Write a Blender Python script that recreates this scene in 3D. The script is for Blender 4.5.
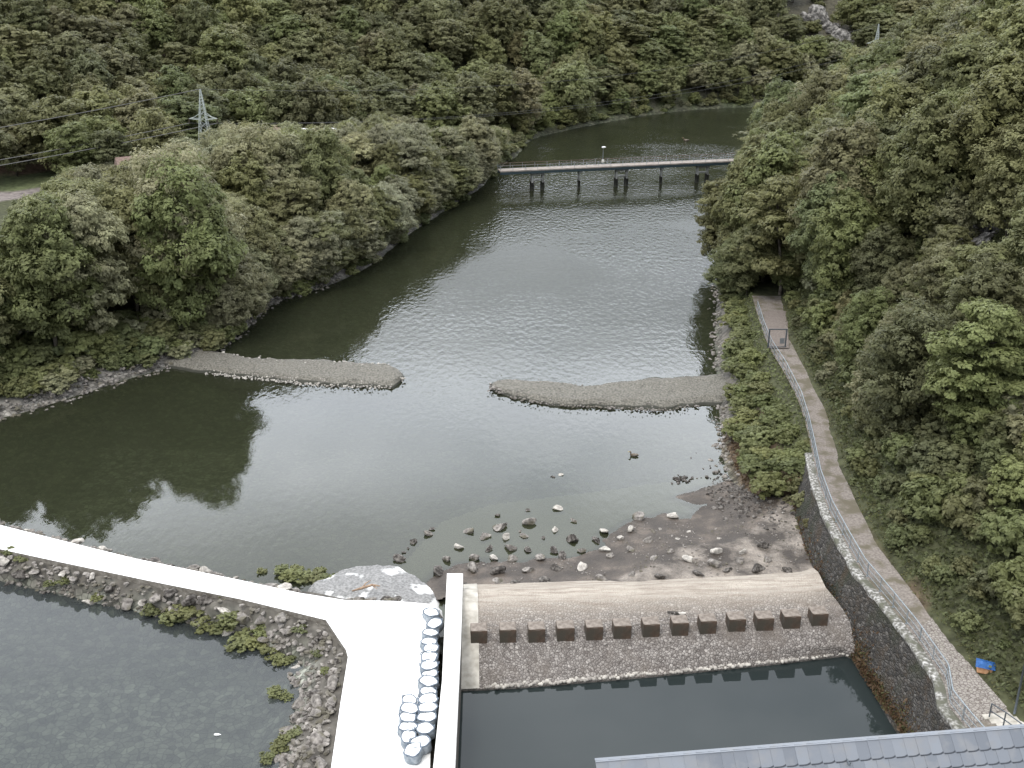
import bpy, bmesh, math, random
import numpy as np
from mathutils import Vector, Matrix
R = math.radians
rng = np.random.default_rng(7)
random.seed(7)
for o in list(bpy.data.objects): bpy.data.objects.remove(o)
SC = bpy.context.scene
COL = SC.collection

# ---------------------------------------------------------------- camera
CAM_H, PITCH, F = 45.0, 22.0, 1098.0
cam = bpy.data.cameras.new('camera'); co = bpy.data.objects.new('camera', cam); COL.objects.link(co)
co.location = (0, 0, CAM_H); co.rotation_euler = (R(90 - PITCH), 0, 0)
cam.sensor_width = 36; cam.lens = F / 1024 * 36; cam.clip_start = .5; cam.clip_end = 4000
SC.camera = co

# ---------------------------------------------------------------- sky, sun, exposure
SUN_EL, SUN_AZ = 60, 215        # azimuth clockwise from +Y: behind the camera, a little to the left
w = bpy.data.worlds.new('World'); SC.world = w; w.use_nodes = True
nt = w.node_tree; N = nt.nodes; L = nt.links
bg = N['Background']
sky = N.new('ShaderNodeTexSky'); sky.sky_type = 'NISHITA'; sky.sun_disc = False
sky.sun_elevation = R(SUN_EL); sky.sun_rotation = R(SUN_AZ); sky.altitude = 250; sky.dust_density = 3
tc = N.new('ShaderNodeTexCoord'); mp = N.new('ShaderNodeMapping'); mp.inputs['Scale'].default_value = (1, 1, 2.6)
nz = N.new('ShaderNodeTexNoise'); nz.inputs['Scale'].default_value = 2.1; nz.inputs['Detail'].default_value = 6; nz.inputs['Roughness'].default_value = .55
rp = N.new('ShaderNodeValToRGB')
rp.color_ramp.elements[0].position = .36; rp.color_ramp.elements[0].color = (8.0, 8.2, 8.4, 1)
rp.color_ramp.elements[1].position = .64; rp.color_ramp.elements[1].color = (14.9, 14.7, 14.2, 1)
mx = N.new('ShaderNodeMixRGB'); mx.inputs['Fac'].default_value = .86
L.new(tc.outputs['Generated'], mp.inputs[0]); L.new(mp.outputs[0], nz.inputs['Vector']); L.new(nz.outputs[0], rp.inputs[0])
dt = N.new('ShaderNodeVectorMath'); dt.operation = 'DOT_PRODUCT'; dt.inputs[1].default_value = (-.05, .86, .51); L.new(tc.outputs['Generated'], dt.inputs[0])
gr = N.new('ShaderNodeMapRange'); gr.interpolation_type = 'SMOOTHSTEP'; gr.inputs['From Min'].default_value = .45; gr.inputs['From Max'].default_value = 1; gr.inputs['To Min'].default_value = 1; gr.inputs['To Max'].default_value = 2.0; L.new(dt.outputs['Value'], gr.inputs[0])
sz = N.new('ShaderNodeSeparateXYZ'); L.new(tc.outputs['Generated'], sz.inputs[0])
el = N.new('ShaderNodeValToRGB'); el.color_ramp.interpolation = 'EASE'
for p_, v_ in ((.20, .40), (.29, .38), (.33, .62), (.385, 1.55), (.435, 1.45), (.50, .88), (.62, .82)):
    e = el.color_ramp.elements.new(p_); e.color = (v_ * .93, v_ * .98, v_ * 1.07, 1)
el.color_ramp.elements[0].color = (.42, .42, .42, 1); el.color_ramp.elements[-1].color = (.8, .8, .8, 1)
L.new(sz.outputs['Z'], el.inputs[0])
sca = N.new('ShaderNodeVectorMath'); sca.operation = 'SCALE'; L.new(rp.outputs[0], sca.inputs[0])
mg = N.new('ShaderNodeMath'); mg.operation = 'MULTIPLY'; L.new(gr.outputs[0], mg.inputs[0]); mg.inputs[1].default_value = 1
vv_ = N.new('ShaderNodeVectorMath'); vv_.operation = 'MULTIPLY'; L.new(rp.outputs[0], vv_.inputs[0]); L.new(el.outputs[0], vv_.inputs[1]); L.new(vv_.outputs[0], sca.inputs[0])
mh_ = N.new('ShaderNodeMath'); mh_.operation = 'MULTIPLY'; mh_.inputs[1].default_value = 1.55; L.new(mg.outputs[0], mh_.inputs[0]); L.new(mh_.outputs[0], sca.inputs['Scale'])
L.new(sky.outputs[0], mx.inputs[1]); L.new(sca.outputs[0], mx.inputs[2]); L.new(mx.outputs[0], bg.inputs[0])
bg.inputs[1].default_value = .125
sl = bpy.data.lights.new('sun', 'SUN'); sl.energy = 1.3; sl.angle = R(14); sl.color = (1, .95, .87)
so = bpy.data.objects.new('sun', sl); COL.objects.link(so)
_d = Vector((math.sin(R(SUN_AZ)) * math.cos(R(SUN_EL)), math.cos(R(SUN_AZ)) * math.cos(R(SUN_EL)), math.sin(R(SUN_EL))))
so.rotation_euler = _d.to_track_quat('Z', 'Y').to_euler(); so.location = (-60, -60, 140)
SC.view_settings.view_transform = 'Standard'; SC.view_settings.look = 'None'
SC.view_settings.exposure = 0.15; SC.view_settings.gamma = 1
SC.render.engine = 'CYCLES'
SC.cycles.max_bounces = 6; SC.cycles.transparent_max_bounces = 6; SC.cycles.diffuse_bounces = 3
SC.cycles.transmission_bounces = 3; SC.cycles.glossy_bounces = 2
SC.cycles.caustics_reflective = False; SC.cycles.caustics_refractive = False

# ---------------------------------------------------------------- projection helpers (survey of the place)
cp, sp = math.cos(R(PITCH)), math.sin(R(PITCH))
def ray(px, py):
    u, v = (px - 512) / F, -(py - 384) / F
    return np.array([u, cp + v * sp, -sp + v * cp])
def G(px, py, z=0.0):
    d = ray(px, py); t = (z - CAM_H) / d[2]
    return (d[0] * t, d[1] * t, z)
def G2(px, py, z=0.0): return G(px, py, z)[:2]
def proj(x, y, z):
    zc = y * cp + (CAM_H - z) * sp
    yc = y * sp - (CAM_H - z) * cp
    zc = np.maximum(zc, .01)
    return 512 + F * x / zc, 384 - F * yc / zc

# ---------------------------------------------------------------- naming helpers
def mesh_obj(name, verts, faces, mat=None, parent=None, smooth=False):
    me = bpy.data.meshes.new(name); me.from_pydata([tuple(v) for v in verts], [], [tuple(f) for f in faces]); me.update()
    if smooth: me.shade_smooth()
    if mat: me.materials.append(mat)
    o = bpy.data.objects.new(name, me); COL.objects.link(o)
    if parent: o.parent = parent
    return o
def bm_obj(name, bm, mat=None, parent=None, smooth=False):
    me = bpy.data.meshes.new(name); bm.to_mesh(me); bm.free()
    if smooth: me.shade_smooth()
    if mat: me.materials.append(mat)
    o = bpy.data.objects.new(name, me); COL.objects.link(o)
    if parent: o.parent = parent
    return o
def empty(name, loc=(0, 0, 0), rz=0):
    o = bpy.data.objects.new(name, None); COL.objects.link(o); o.location = loc; o.rotation_euler = (0, 0, rz); o.empty_display_size = .3
    return o
def tag(o, label=None, cat=None, group=None, kind=None):
    if label: o['label'] = label
    if cat: o['category'] = cat
    if group: o['group'] = group
    if kind: o['kind'] = kind
    return o
def copy_tree(o, parent=None):
    c = o.copy(); COL.objects.link(c); c.parent = parent
    for ch in o.children: copy_tree(ch, c)
    return c
ORD = ['first','second','third','fourth','fifth','sixth','seventh','eighth','ninth','tenth','eleventh','twelfth','thirteenth','fourteenth','fifteenth','sixteenth','seventeenth','eighteenth','nineteenth','twentieth','twenty-first','twenty-second','twenty-third','twenty-fourth','twenty-fifth','twenty-sixth','twenty-seventh','twenty-eighth','twenty-ninth','thirtieth']
def box(bm, cx, cy, cz, sx, sy, sz, rz=0, bev=0):
    m = Matrix.Translation((cx, cy, cz)) @ Matrix.Rotation(rz, 4, 'Z') @ Matrix.Diagonal((sx, sy, sz, 1))
    r = bmesh.ops.create_cube(bm, size=1, matrix=m)
    if bev:
        es = list({e for v in r['verts'] for e in v.link_edges})
        bmesh.ops.bevel(bm, geom=es, offset=bev, segments=1, affect='EDGES')
def tube(bm, pts, rad, n=6, cap=True):
    pts = [Vector(p) for p in pts]; k = len(pts)
    if not hasattr(rad, '__len__'): rad = [rad] * k
    rings = []
    for i, p in enumerate(pts):
        t = (pts[min(i + 1, k - 1)] - pts[max(i - 1, 0)]).normalized()
        a = t.cross(Vector((0, 0, 1)))
        if a.length < 1e-3: a = t.cross(Vector((1, 0, 0)))
        a.normalize(); b = t.cross(a)
        rings.append([bm.verts.new(p + (a * math.cos(2 * math.pi * j / n) + b * math.sin(2 * math.pi * j / n)) * rad[i]) for j in range(n)])
    for i in range(k - 1):
        for j in range(n):
            bm.faces.new((rings[i][j], rings[i][(j + 1) % n], rings[i + 1][(j + 1) % n], rings[i + 1][j]))
    if cap:
        bm.faces.new(rings[0]); bm.faces.new(rings[-1][::-1])

# ---------------------------------------------------------------- materials
def new_mat(name):
    m = bpy.data.materials.new(name); m.use_nodes = True
    return m, m.node_tree.nodes, m.node_tree.links, m.node_tree.nodes['Principled BSDF']
def noise_mat(name, c1, c2, scale=2, rough=.85, bump=.3, bscale=None, detail=6, c3=None, scale3=.3, spec=.3, lo=.35, hi=.65, dist=.05, coord='Object'):
    """two colours mixed by noise, optional third at a broad scale, with bump"""
    m, N, L, P = new_mat(name)
    tc = N.new('ShaderNodeTexCoord'); n1 = N.new('ShaderNodeTexNoise'); n1.inputs['Scale'].default_value = scale; n1.inputs['Detail'].default_value = detail
    L.new(tc.outputs[coord], n1.inputs['Vector'])
    r = N.new('ShaderNodeValToRGB'); r.color_ramp.elements[0].position = lo; r.color_ramp.elements[1].position = hi
    r.color_ramp.elements[0].color = (*c1, 1); r.color_ramp.elements[1].color = (*c2, 1)
    L.new(n1.outputs[0], r.inputs[0]); out = r.outputs[0]
    if c3:
        n3 = N.new('ShaderNodeTexNoise'); n3.inputs['Scale'].default_value = scale3; n3.inputs['Detail'].default_value = 5
        L.new(tc.outputs[coord], n3.inputs['Vector'])
        r3 = N.new('ShaderNodeValToRGB'); r3.color_ramp.elements[0].position = .47; r3.color_ramp.elements[1].position = .62
        L.new(n3.outputs[0], r3.inputs[0])
        mx = N.new('ShaderNodeMixRGB'); mx.inputs[2].default_value = (*c3, 1); L.new(r3.outputs[0], mx.inputs[0]); L.new(out, mx.inputs[1]); out = mx.outputs[0]
    L.new(out, P.inputs['Base Color']); P.inputs['Roughness'].default_value = rough; P.inputs['Specular IOR Level'].default_value = spec
    if bump:
        n2 = N.new('ShaderNodeTexNoise'); n2.inputs['Scale'].default_value = bscale or scale * 3; n2.inputs['Detail'].default_value = 5
        L.new(tc.outputs[coord], n2.inputs['Vector'])
        b = N.new('ShaderNodeBump'); b.inputs['Strength'].default_value = bump; b.inputs['Distance'].default_value = dist
        L.new(n2.outputs[0], b.inputs['Height']); L.new(b.outputs[0], P.inputs['Normal'])
    return m
def stone_mat(name, cols, scale, mortar, mw=.07, bump=.7, stretch=(1, 1, 1), broad=None, dist=.06, coord='Object'):
    """cobbles or masonry: voronoi cells, each of its own shade, darker joints"""
    m, N, L, P = new_mat(name)
    tc = N.new('ShaderNodeTexCoord'); mp = N.new('ShaderNodeMapping'); mp.inputs['Scale'].default_value = stretch
    L.new(tc.outputs[coord], mp.inputs[0])
    nj = N.new('ShaderNodeTexNoise'); nj.inputs['Scale'].default_value = scale * .8; L.new(mp.outputs[0], nj.inputs['Vector'])
    ad = N.new('ShaderNodeVectorMath'); ad.operation = 'MULTIPLY_ADD'; ad.inputs[1].default_value = (.25 / scale,) * 3
    L.new(nj.outputs['Color'], ad.inputs[0]); L.new(mp.outputs[0], ad.inputs[2])
    v = N.new('ShaderNodeTexVoronoi'); v.inputs['Scale'].default_value = scale; L.new(ad.outputs[0], v.inputs['Vector'])
    e = N.new('ShaderNodeTexVoronoi'); e.feature = 'DISTANCE_TO_EDGE'; e.inputs['Scale'].default_value = scale; L.new(ad.outputs[0], e.inputs['Vector'])
    r = N.new('ShaderNodeValToRGB'); r.color_ramp.interpolation = 'LINEAR'
    while len(r.color_ramp.elements) < len(cols): r.color_ramp.elements.new(.5)
    for i, c in enumerate(cols):
        r.color_ramp.elements[i].position = i / (len(cols) - 1); r.color_ramp.elements[i].color = (*c, 1)
    sx = N.new('ShaderNodeSeparateColor'); L.new(v.outputs['Color'], sx.inputs[0]); L.new(sx.outputs[0], r.inputs[0])
    er = N.new('ShaderNodeValToRGB'); er.color_ramp.elements[0].position = mw * .4; er.color_ramp.elements[1].position = mw
    L.new(e.outputs['Distance'], er.inputs[0])
    mx = N.new('ShaderNodeMixRGB'); mx.inputs[1].default_value = (*mortar, 1); L.new(er.outputs[0], mx.inputs[0]); L.new(r.outputs[0], mx.inputs[2])
    out = mx.outputs[0]
    if broad:
        for bc, bs, blo, bhi in broad:
            n3 = N.new('ShaderNodeTexNoise'); n3.inputs['Scale'].default_value = bs; n3.inputs['Detail'].default_value = 6; L.new(tc.outputs[coord], n3.inputs['Vector'])
            r3 = N.new('ShaderNodeValToRGB'); r3.color_ramp.elements[0].position = blo; r3.color_ramp.elements[1].position = bhi; L.new(n3.outputs[0], r3.inputs[0])
            m3 = N.new('ShaderNodeMixRGB'); m3.inputs[2].default_value = (*bc, 1); L.new(r3.outputs[0], m3.inputs[0]); L.new(out, m3.inputs[1]); out = m3.outputs[0]
    L.new(out, P.inputs['Base Color']); P.inputs['Roughness'].default_value = .85; P.inputs['Specular IOR Level'].default_value = .25
    sm = N.new('ShaderNodeMath'); sm.operation = 'SMOOTH_MIN'; sm.inputs[1].default_value = .25; sm.inputs[2].default_value = .1; L.new(e.outputs['Distance'], sm.inputs[0])
    nb = N.new('ShaderNodeTexNoise'); nb.inputs['Scale'].default_value = scale * 4; L.new(tc.outputs[coord], nb.inputs['Vector'])
    am = N.new('ShaderNodeMath'); am.operation = 'MULTIPLY_ADD'; am.inputs[1].default_value = .15; L.new(nb.outputs[0], am.inputs[0]); L.new(sm.outputs[0], am.inputs[2])
    b = N.new('ShaderNodeBump'); b.inputs['Strength'].default_value = bump; b.inputs['Distance'].default_value = dist * 4
    L.new(am.outputs[0], b.inputs['Height']); L.new(b.outputs[0], P.inputs['Normal'])
    return m
def plain_mat(name, c, rough=.6, metal=0, spec=.4):
    m, N, L, P = new_mat(name)
    tc = N.new('ShaderNodeTexCoord'); n = N.new('ShaderNodeTexNoise'); n.inputs['Scale'].default_value = 5; n.inputs['Detail'].default_value = 5
    L.new(tc.outputs['Object'], n.inputs['Vector'])
    r = N.new('ShaderNodeValToRGB'); r.color_ramp.elements[0].color = (*[x * .78 for x in c], 1); r.color_ramp.elements[1].color = (*[min(1, x * 1.15) for x in c], 1)
    r.color_ramp.elements[0].position = .3; r.color_ramp.elements[1].position = .7
    L.new(n.outputs[0], r.inputs[0]); L.new(r.outputs[0], P.inputs['Base Color'])
    P.inputs['Roughness'].default_value = rough; P.inputs['Metallic'].default_value = metal; P.inputs['Specular IOR Level'].default_value = spec
    return m
def leaf_mat(name, transl=.42):
    """leaf colour = the object's own colour, varied leaf by leaf and in patches through the crown"""
    m, N, L, P = new_mat(name)
    oi = N.new('ShaderNodeObjectInfo'); ge = N.new('ShaderNodeNewGeometry')
    tc = N.new('ShaderNodeTexCoord'); n = N.new('ShaderNodeTexNoise'); n.inputs['Scale'].default_value = .55; n.inputs['Detail'].default_value = 3
    L.new(tc.outputs['Object'], n.inputs['Vector'])
    hs = N.new('ShaderNodeHueSaturation')
    mr = N.new('ShaderNodeMapRange'); mr.inputs['To Min'].default_value = .80; mr.inputs['To Max'].default_value = 1.22; L.new(ge.outputs['Random Per Island'], mr.inputs[0])
    mr2 = N.new('ShaderNodeMapRange'); mr2.inputs['From Min'].default_value = .3; mr2.inputs['From Max'].default_value = .7; mr2.inputs['To Min'].default_value = .78; mr2.inputs['To Max'].default_value = 1.25; L.new(n.outputs[0], mr2.inputs[0])
    mu = N.new('ShaderNodeMath'); mu.operation = 'MULTIPLY'; L.new(mr.outputs[0], mu.inputs[0]); L.new(mr2.outputs[0], mu.inputs[1])
    mh = N.new('ShaderNodeMapRange'); mh.inputs['From Min'].default_value = .3; mh.inputs['From Max'].default_value = .7; mh.inputs['To Min'].default_value = .492; mh.inputs['To Max'].default_value = .504; L.new(n.outputs[0], mh.inputs[0])
    L.new(mh.outputs[0], hs.inputs['Hue']); L.new(mu.outputs[0], hs.inputs['Value']); L.new(oi.outputs['Color'], hs.inputs['Color'])
    L.new(hs.outputs[0], P.inputs['Base Color']); P.inputs['Roughness'].default_value = .55; P.inputs['Specular IOR Level'].default_value = .22
    tr = N.new('ShaderNodeBsdfTranslucent'); L.new(hs.outputs[0], tr.inputs[0])
    ms = N.new('ShaderNodeMixShader'); ms.inputs[0].default_value = transl
    L.new(P.outputs[0], ms.inputs[1]); L.new(tr.outputs[0], ms.inputs[2]); L.new(ms.outputs[0], N['Material Output'].inputs[0])
    return m
def water_mat(name, body, clear, rip, ripscale, rough=.03, tint=(.55, .62, .55), stretch=(1, 1, 1), rip2=None, patch=False):
    m, N, L, P = new_mat(name); N.remove(P)
    tc = N.new('ShaderNodeTexCoord'); mp = N.new('ShaderNodeMapping'); mp.inputs['Scale'].default_value = stretch; L.new(tc.outputs['Object'], mp.inputs[0])
    n1 = N.new('ShaderNodeTexNoise'); n1.inputs['Scale'].default_value = ripscale; n1.inputs['Detail'].default_value = 3; n1.inputs['Roughness'].default_value = .5; L.new(mp.outputs[0], n1.inputs['Vector'])
    b = N.new('ShaderNodeBump'); b.inputs['Strength'].default_value = 1; b.inputs['Distance'].default_value = rip
    hgt = n1.outputs[0]
    if patch:   # calm and ruffled patches
        n2 = N.new('ShaderNodeTexNoise'); n2.inputs['Scale'].default_value = .035; n2.inputs['Detail'].default_value = 3; L.new(tc.outputs['Object'], n2.inputs['Vector'])
        mr = N.new('ShaderNodeMapRange'); mr.inputs['From Min'].default_value = .38; mr.inputs['From Max'].default_value = .6; mr.inputs['To Min'].default_value = .35; mr.inputs['To Max'].default_value = 1.2; L.new(n2.outputs[0], mr.inputs[0])
        # livelier water far downstream, where the river runs shallow and fast
        sx = N.new('ShaderNodeSeparateXYZ'); L.new(tc.outputs['Object'], sx.inputs[0])
        fy = N.new('ShaderNodeMapRange'); fy.inputs['From Min'].default_value = 90; fy.inputs['From Max'].default_value = 260; fy.inputs['To Min'].default_value = .26; fy.inputs['To Max'].default_value = 6; L.new(sx.outputs['Y'], fy.inputs[0])
        mm = N.new('ShaderNodeMath'); mm.operation = 'MULTIPLY'; L.new(mr.outputs[0], mm.inputs[0]); L.new(fy.outputs[0], mm.inputs[1])
        m3 = N.new('ShaderNodeMath'); m3.operation = 'MULTIPLY'; L.new(mm.outputs[0], m3.inputs[0]); L.new(hgt, m3.inputs[1]); hgt = m3.outputs[0]
    L.new(hgt, b.inputs['Height'])
    gl = N.new('ShaderNodeBsdfGlossy'); gl.inputs['Roughness'].default_value = rough; L.new(b.outputs[0], gl.inputs['Normal'])
    df = N.new('ShaderNodeBsdfDiffuse'); df.inputs[0].default_value = (*body, 1)
    tr = N.new('ShaderNodeBsdfTransparent'); tr.inputs[0].default_value = (*tint, 1)
    m1 = N.new('ShaderNodeMixShader'); m1.inputs[0].default_value = clear; L.new(df.outputs[0], m1.inputs[1]); L.new(tr.outputs[0], m1.inputs[2])
    fr = N.new('ShaderNodeFresnel'); fr.inputs[0].default_value = 1.333; L.new(b.outputs[0], fr.inputs['Normal'])
    m2 = N.new('ShaderNodeMixShader'); L.new(fr.outputs[0], m2.inputs[0]); L.new(m1.outputs[0], m2.inputs[1]); L.new(gl.outputs[0], m2.inputs[2])
    L.new(m2.outputs[0], N['Material Output'].inputs[0])
    return m

M = {}
M['leaf'] = leaf_mat('leaf')
M['bark'] = noise_mat('bark', (.05, .042, .033), (.14, .125, .10), 3, bump=.5)
M['rock'] = noise_mat('rock', (.10, .09, .082), (.31, .285, .26), 2.2, bump=.6, bscale=6, c3=(.11, .10, .075), scale3=.8)
M['rock_dark'] = noise_mat('rock_dark', (.038, .033, .029), (.17, .155, .14), 2.5, bump=.6, bscale=6, lo=.42, hi=.66)
M['rock_pale'] = noise_mat('rock_pale', (.24, .22, .20), (.50, .47, .42), 2.2, bump=.5, bscale=6)
M['white_concrete'] = noise_mat('white_concrete', (.80, .80, .79), (.90, .90, .89), .6, rough=.8, bump=.08, bscale=20)
M['white_concrete'] = noise_mat('white_concrete', (.66, .655, .64), (.86, .86, .85), .35, rough=.8, bump=.08, bscale=20, lo=.25, hi=.5)
M['old_concrete'] = noise_mat('old_concrete', (.30, .28, .24), (.50, .47, .42), 1.5, bump=.2, bscale=10)
M['gravel_light'] = noise_mat('gravel_light', (.17, .16, .145), (.33, .315, .29), 9, bump=.9, bscale=12, c3=(.20, .185, .15), scale3=.5, dist=.08)
M['galv'] = plain_mat('galvanised_steel', (.27, .30, .32), .5, .4)
M['dark_steel'] = plain_mat('dark_steel', (.10, .115, .13), .5, .4)

# ---------------------------------------------------------------- plan of the valley
def resample(pl, step=1.0):
    pl = np.array(pl, float); out = [pl[0]]
    for a, b in zip(pl[:-1], pl[1:]):
        n = max(1, int(np.linalg.norm(b - a) / step))
        for i in range(1, n + 1): out.append(a + (b - a) * i / n)
    return np.array(out)
def smooth_pl(pl, it=2):
    pl = np.array(pl, float)
    for _ in range(it):
        q = [pl[0]]
        for a, b in zip(pl[:-1], pl[1:]): q += [a * .75 + b * .25, a * .25 + b * .75]
        q.append(pl[-1]); pl = np.array(q)
    return pl
def dist_pl(X, Y, pl):
    pl = np.asarray(pl, float); best = np.full(X.shape, 1e9)
    for a, b in zip(pl[:-1], pl[1:]):
        d = b - a; t = np.clip(((X - a[0]) * d[0] + (Y - a[1]) * d[1]) / max(1e-9, (d @ d)), 0, 1)
        best = np.minimum(best, np.hypot(X - a[0] - t * d[0], Y - a[1] - t * d[1]))
    return best
def inside(X, Y, poly):
    c = np.zeros(X.shape, bool); poly = np.asarray(poly, float)
    for (x1, y1), (x2, y2) in zip(poly, np.roll(poly, -1, 0)):
        k = ((y1 > Y) != (y2 > Y)) & (X < (x2 - x1) * (Y - y1) / ((y2 - y1) if y2 != y1 else 1e-9) + x1)
        c ^= k
    return c
_h = np.random.default_rng(3).random((256, 256))
def vnoise(X, Y, s):
    x = np.asarray(X) / s; y = np.asarray(Y) / s; xi = np.floor(x).astype(int); yi = np.floor(y).astype(int); fx = x - xi; fy = y - yi
    fx = fx * fx * (3 - 2 * fx); fy = fy * fy * (3 - 2 * fy)
    g = lambda i, j: _h[i & 255, j & 255]
    return (g(xi, yi) * (1 - fx) + g(xi + 1, yi) * fx) * (1 - fy) + (g(xi, yi + 1) * (1 - fx) + g(xi + 1, yi + 1) * fx) * fy
def fb(X, Y, s, o=4): return sum(vnoise(np.asarray(X) + 31 * i, np.asarray(Y) + 17 * i, s / 2 ** i) / 2 ** i for i in range(o)) / 1.9 - .5

LB = smooth_pl([(-110, -20), (-100, 60), (-75, 88)] + [G2(*p) for p in [(0, 420), (60, 403), (120, 382), (175, 366), (215, 352), (240, 338), (290, 306), (345, 291), (385, 272), (410, 248), (445, 222), (480, 200), (500, 185), (515, 158), (530, 138), (565, 131), (600, 123), (660, 113), (725, 107)]] + [(140, 343), (300, 338), (700, 300)], 2)
_k = np.clip((LB[:, 1] - 124) / 14, 0, 1) * np.clip((250 - LB[:, 1]) / 30, 0, 1); LB = LB + np.stack([-.75 * _k, .62 * _k], 1) * 3.4   # the waterline lies under the overhanging crowns
RB = smooth_pl([(24, -20), (24, 54), (21.5, 72), (20.5, 82), (19.2, 90), (21, 100), (22.4, 112), (25.2, 128), (28.5, 146), (35.5, 180), (43.5, 212), (55, 238), (82, 262), (140, 285), (300, 285), (700, 250)], 2)
RIVER = np.vstack([LB, RB[::-1]])
PATH_W = [G2(*p, 4.0) for p in [(1040, 815), (1000, 768), (966, 729), (948, 706), (944, 680), (912, 634), (888, 604), (862, 573), (846, 545), (829, 513), (818, 482), (812, 452), (806, 425), (799, 402), (784, 372), (770, 350), (762, 330), (756, 310), (752, 296)]]   # river-side edge of the walk
PATH_E = [G2(*p, 4.0) for p in [(1120, 815), (1075, 768), (1012, 708), (982, 674), (937, 618), (914, 588), (890, 557), (864, 512), (848, 475), (838, 445), (832, 420), (822, 394), (806, 366), (796, 347), (788, 330), (786, 310), (784, 296)]]
PATH_E = [(x - .3, y) for x, y in PATH_E]
PATH_WE = smooth_pl([(PATH_W[0][0] + 1, -20)] + PATH_W[:1], 0).tolist() + smooth_pl(PATH_W, 1).tolist() + [(37, 160), (44, 188), (54, 216), (66, 238), (96, 254), (150, 270), (300, 268), (700, 235)]
PATH_EE = [(PATH_E[0][0] + 1, -20)] + smooth_pl(PATH_E, 1).tolist() + [(41, 160), (48, 188), (58, 214), (69, 234), (97, 250), (150, 266), (300, 264), (700, 231)]
HF = smooth_pl([(-900, 40), (-300, 110), (-150, 165), (-93, 208), (-50, 252), (-14, 282), (14, 302), (58, 331), (140, 350), (300, 346), (700, 308)], 2)
HILL = np.vstack([HF, [(900, 316), (900, 2500), (-900, 2500)]])
RHILL = np.vstack([PATH_EE, [(900, 231), (900, -20)]])
# causeway (the white walk over the pool) and its plan
ZC = 1.8
WALK = [G2(*p, ZC) for p in [(-60, 505), (0, 525), (60, 540), (133, 558), (240, 580), (300, 593), (345, 600), (395, 601), (430, 604), (434, 640), (432, 700), (430, 768), (429, 830), (318, 830), (331, 768), (341, 700), (348, 657), (346, 650), (326, 620), (240, 599), (150, 581), (60, 562), (0, 549), (-60, 535)]]
def height(X, Y):
    X = np.asarray(X, float); Y = np.asarray(Y, float)
    dl = dist_pl(X, Y, LB); dr = dist_pl(X, Y, RB); inr = inside(X, Y, RIVER)
    d = np.minimum(dl, dr)
    z = -np.minimum(2.6, .12 + .2 * d)
    left = (~inr) & (dl < dr)
    zl = np.where(dl < 6, .42 * dl, 2.5 + .02 * np.minimum(dl - 6, 60))
    inh = inside(X, Y, HILL); dh = dist_pl(X, Y, HF)
    zh = 3.2 + 56 * (1 - np.exp(-.62 * dh / 56 * 1.05))
    zl = np.where(inh, np.maximum(zl, zh), zl) + np.where(inh, fb(X, Y, 40) * np.minimum(dh * .35, 14) + fb(X, Y, 9, 3) * np.minimum(dh * .1, 2), fb(X, Y, 12) * .5)
    z = np.where(left, zl, z)
    right = (~inr) & (dl >= dr)
    inrh = inside(X, Y, RHILL); dp = dist_pl(X, Y, PATH_EE); dw = dist_pl(X, Y, PATH_WE)
    landw = inside(X, Y, np.vstack([PATH_WE, [(900, 235), (900, -20)]]))
    zb = 3.9 * dr / np.maximum(dr + dw, .01)
    zr = np.where(landw, 3.9, zb)
    zr = np.where(inrh, 3.9 + .74 * dp - np.maximum(0, dp - 60) * .3 + fb(X, Y, 22) * np.minimum(dp * .3, 8) + fb(X, Y, 6, 3) * np.minimum(dp * .25, 1.6), zr)
    z = np.where(right & ~(inr), zr, z)
    wz_ = (Y < 83) & (X > 5) & right & ~(landw & (dw > 1.25))
    z = np.where(wz_, -2.2, z)
    # near the dam the walls are built, the ground below them stays deep
    near = (Y < 66) & (X < 25) & (X > -200) & (z < 3.5)
    # causeway embankment
    dwk = dist_pl(X, Y, np.vstack([WALK, WALK[:1]])); inw = inside(X, Y, WALK)
    e = np.where(inw, ZC - .35, ZC - .3 - np.maximum(0, dwk - .5) * np.where(X < -17, 1.6, np.where(Y > 60, .8, .55)) + fb(X, Y, 2.5) * .5)
    lim = np.where(X > -7.0, -5.0, e)
    e = np.where(inw, ZC - .35, lim)
    lowpool = (X > -95) & (X < -8) & (Y < 75)
    z = np.where(lowpool & (z < 0) , np.maximum(z, -1.1 + fb(X, Y, 15) * .3), z)
    z = np.where(z < 1.0, np.maximum(z, e), z)
    return z
def h1(x, y): return float(height(np.array([x]), np.array([y]))[0])

# ---------------------------------------------------------------- ground sheet
def axis(segs):
    out = []
    for a, b, s in segs: out += list(np.arange(a, b, s))
    out.append(segs[-1][1]); return np.array(out)
gx = axis([(-900, -240, 30), (-240, -120, 5), (-120, -62, 2.4), (-62, 45, 1.1), (45, 110, 2.4), (110, 300, 6), (300, 900, 40)])
gy = axis([(-20, 40, 4), (40, 130, 1.1), (130, 260, 2.4), (260, 420, 5), (420, 600, 15), (600, 1600, 50)])
GX, GY = np.meshgrid(gx, gy); GZ = height(GX, GY)
nx, ny = len(gx), len(gy)
idx = np.arange(nx * ny).reshape(ny, nx)
faces = np.stack([idx[:-1, :-1], idx[:-1, 1:], idx[1:, 1:], idx[1:, :-1]], -1).reshape(-1, 4)
gm, N_, L_, P_ = new_mat('ground')
tc = N_.new('ShaderNodeTexCoord'); vc = N_.new('ShaderNodeVertexColor'); vc.layer_name = 'ground'
n1 = N_.new('ShaderNodeTexNoise'); n1.inputs['Scale'].default_value = 1.3; n1.inputs['Detail'].default_value = 8; L_.new(tc.outputs['Object'], n1.inputs['Vector'])
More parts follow.
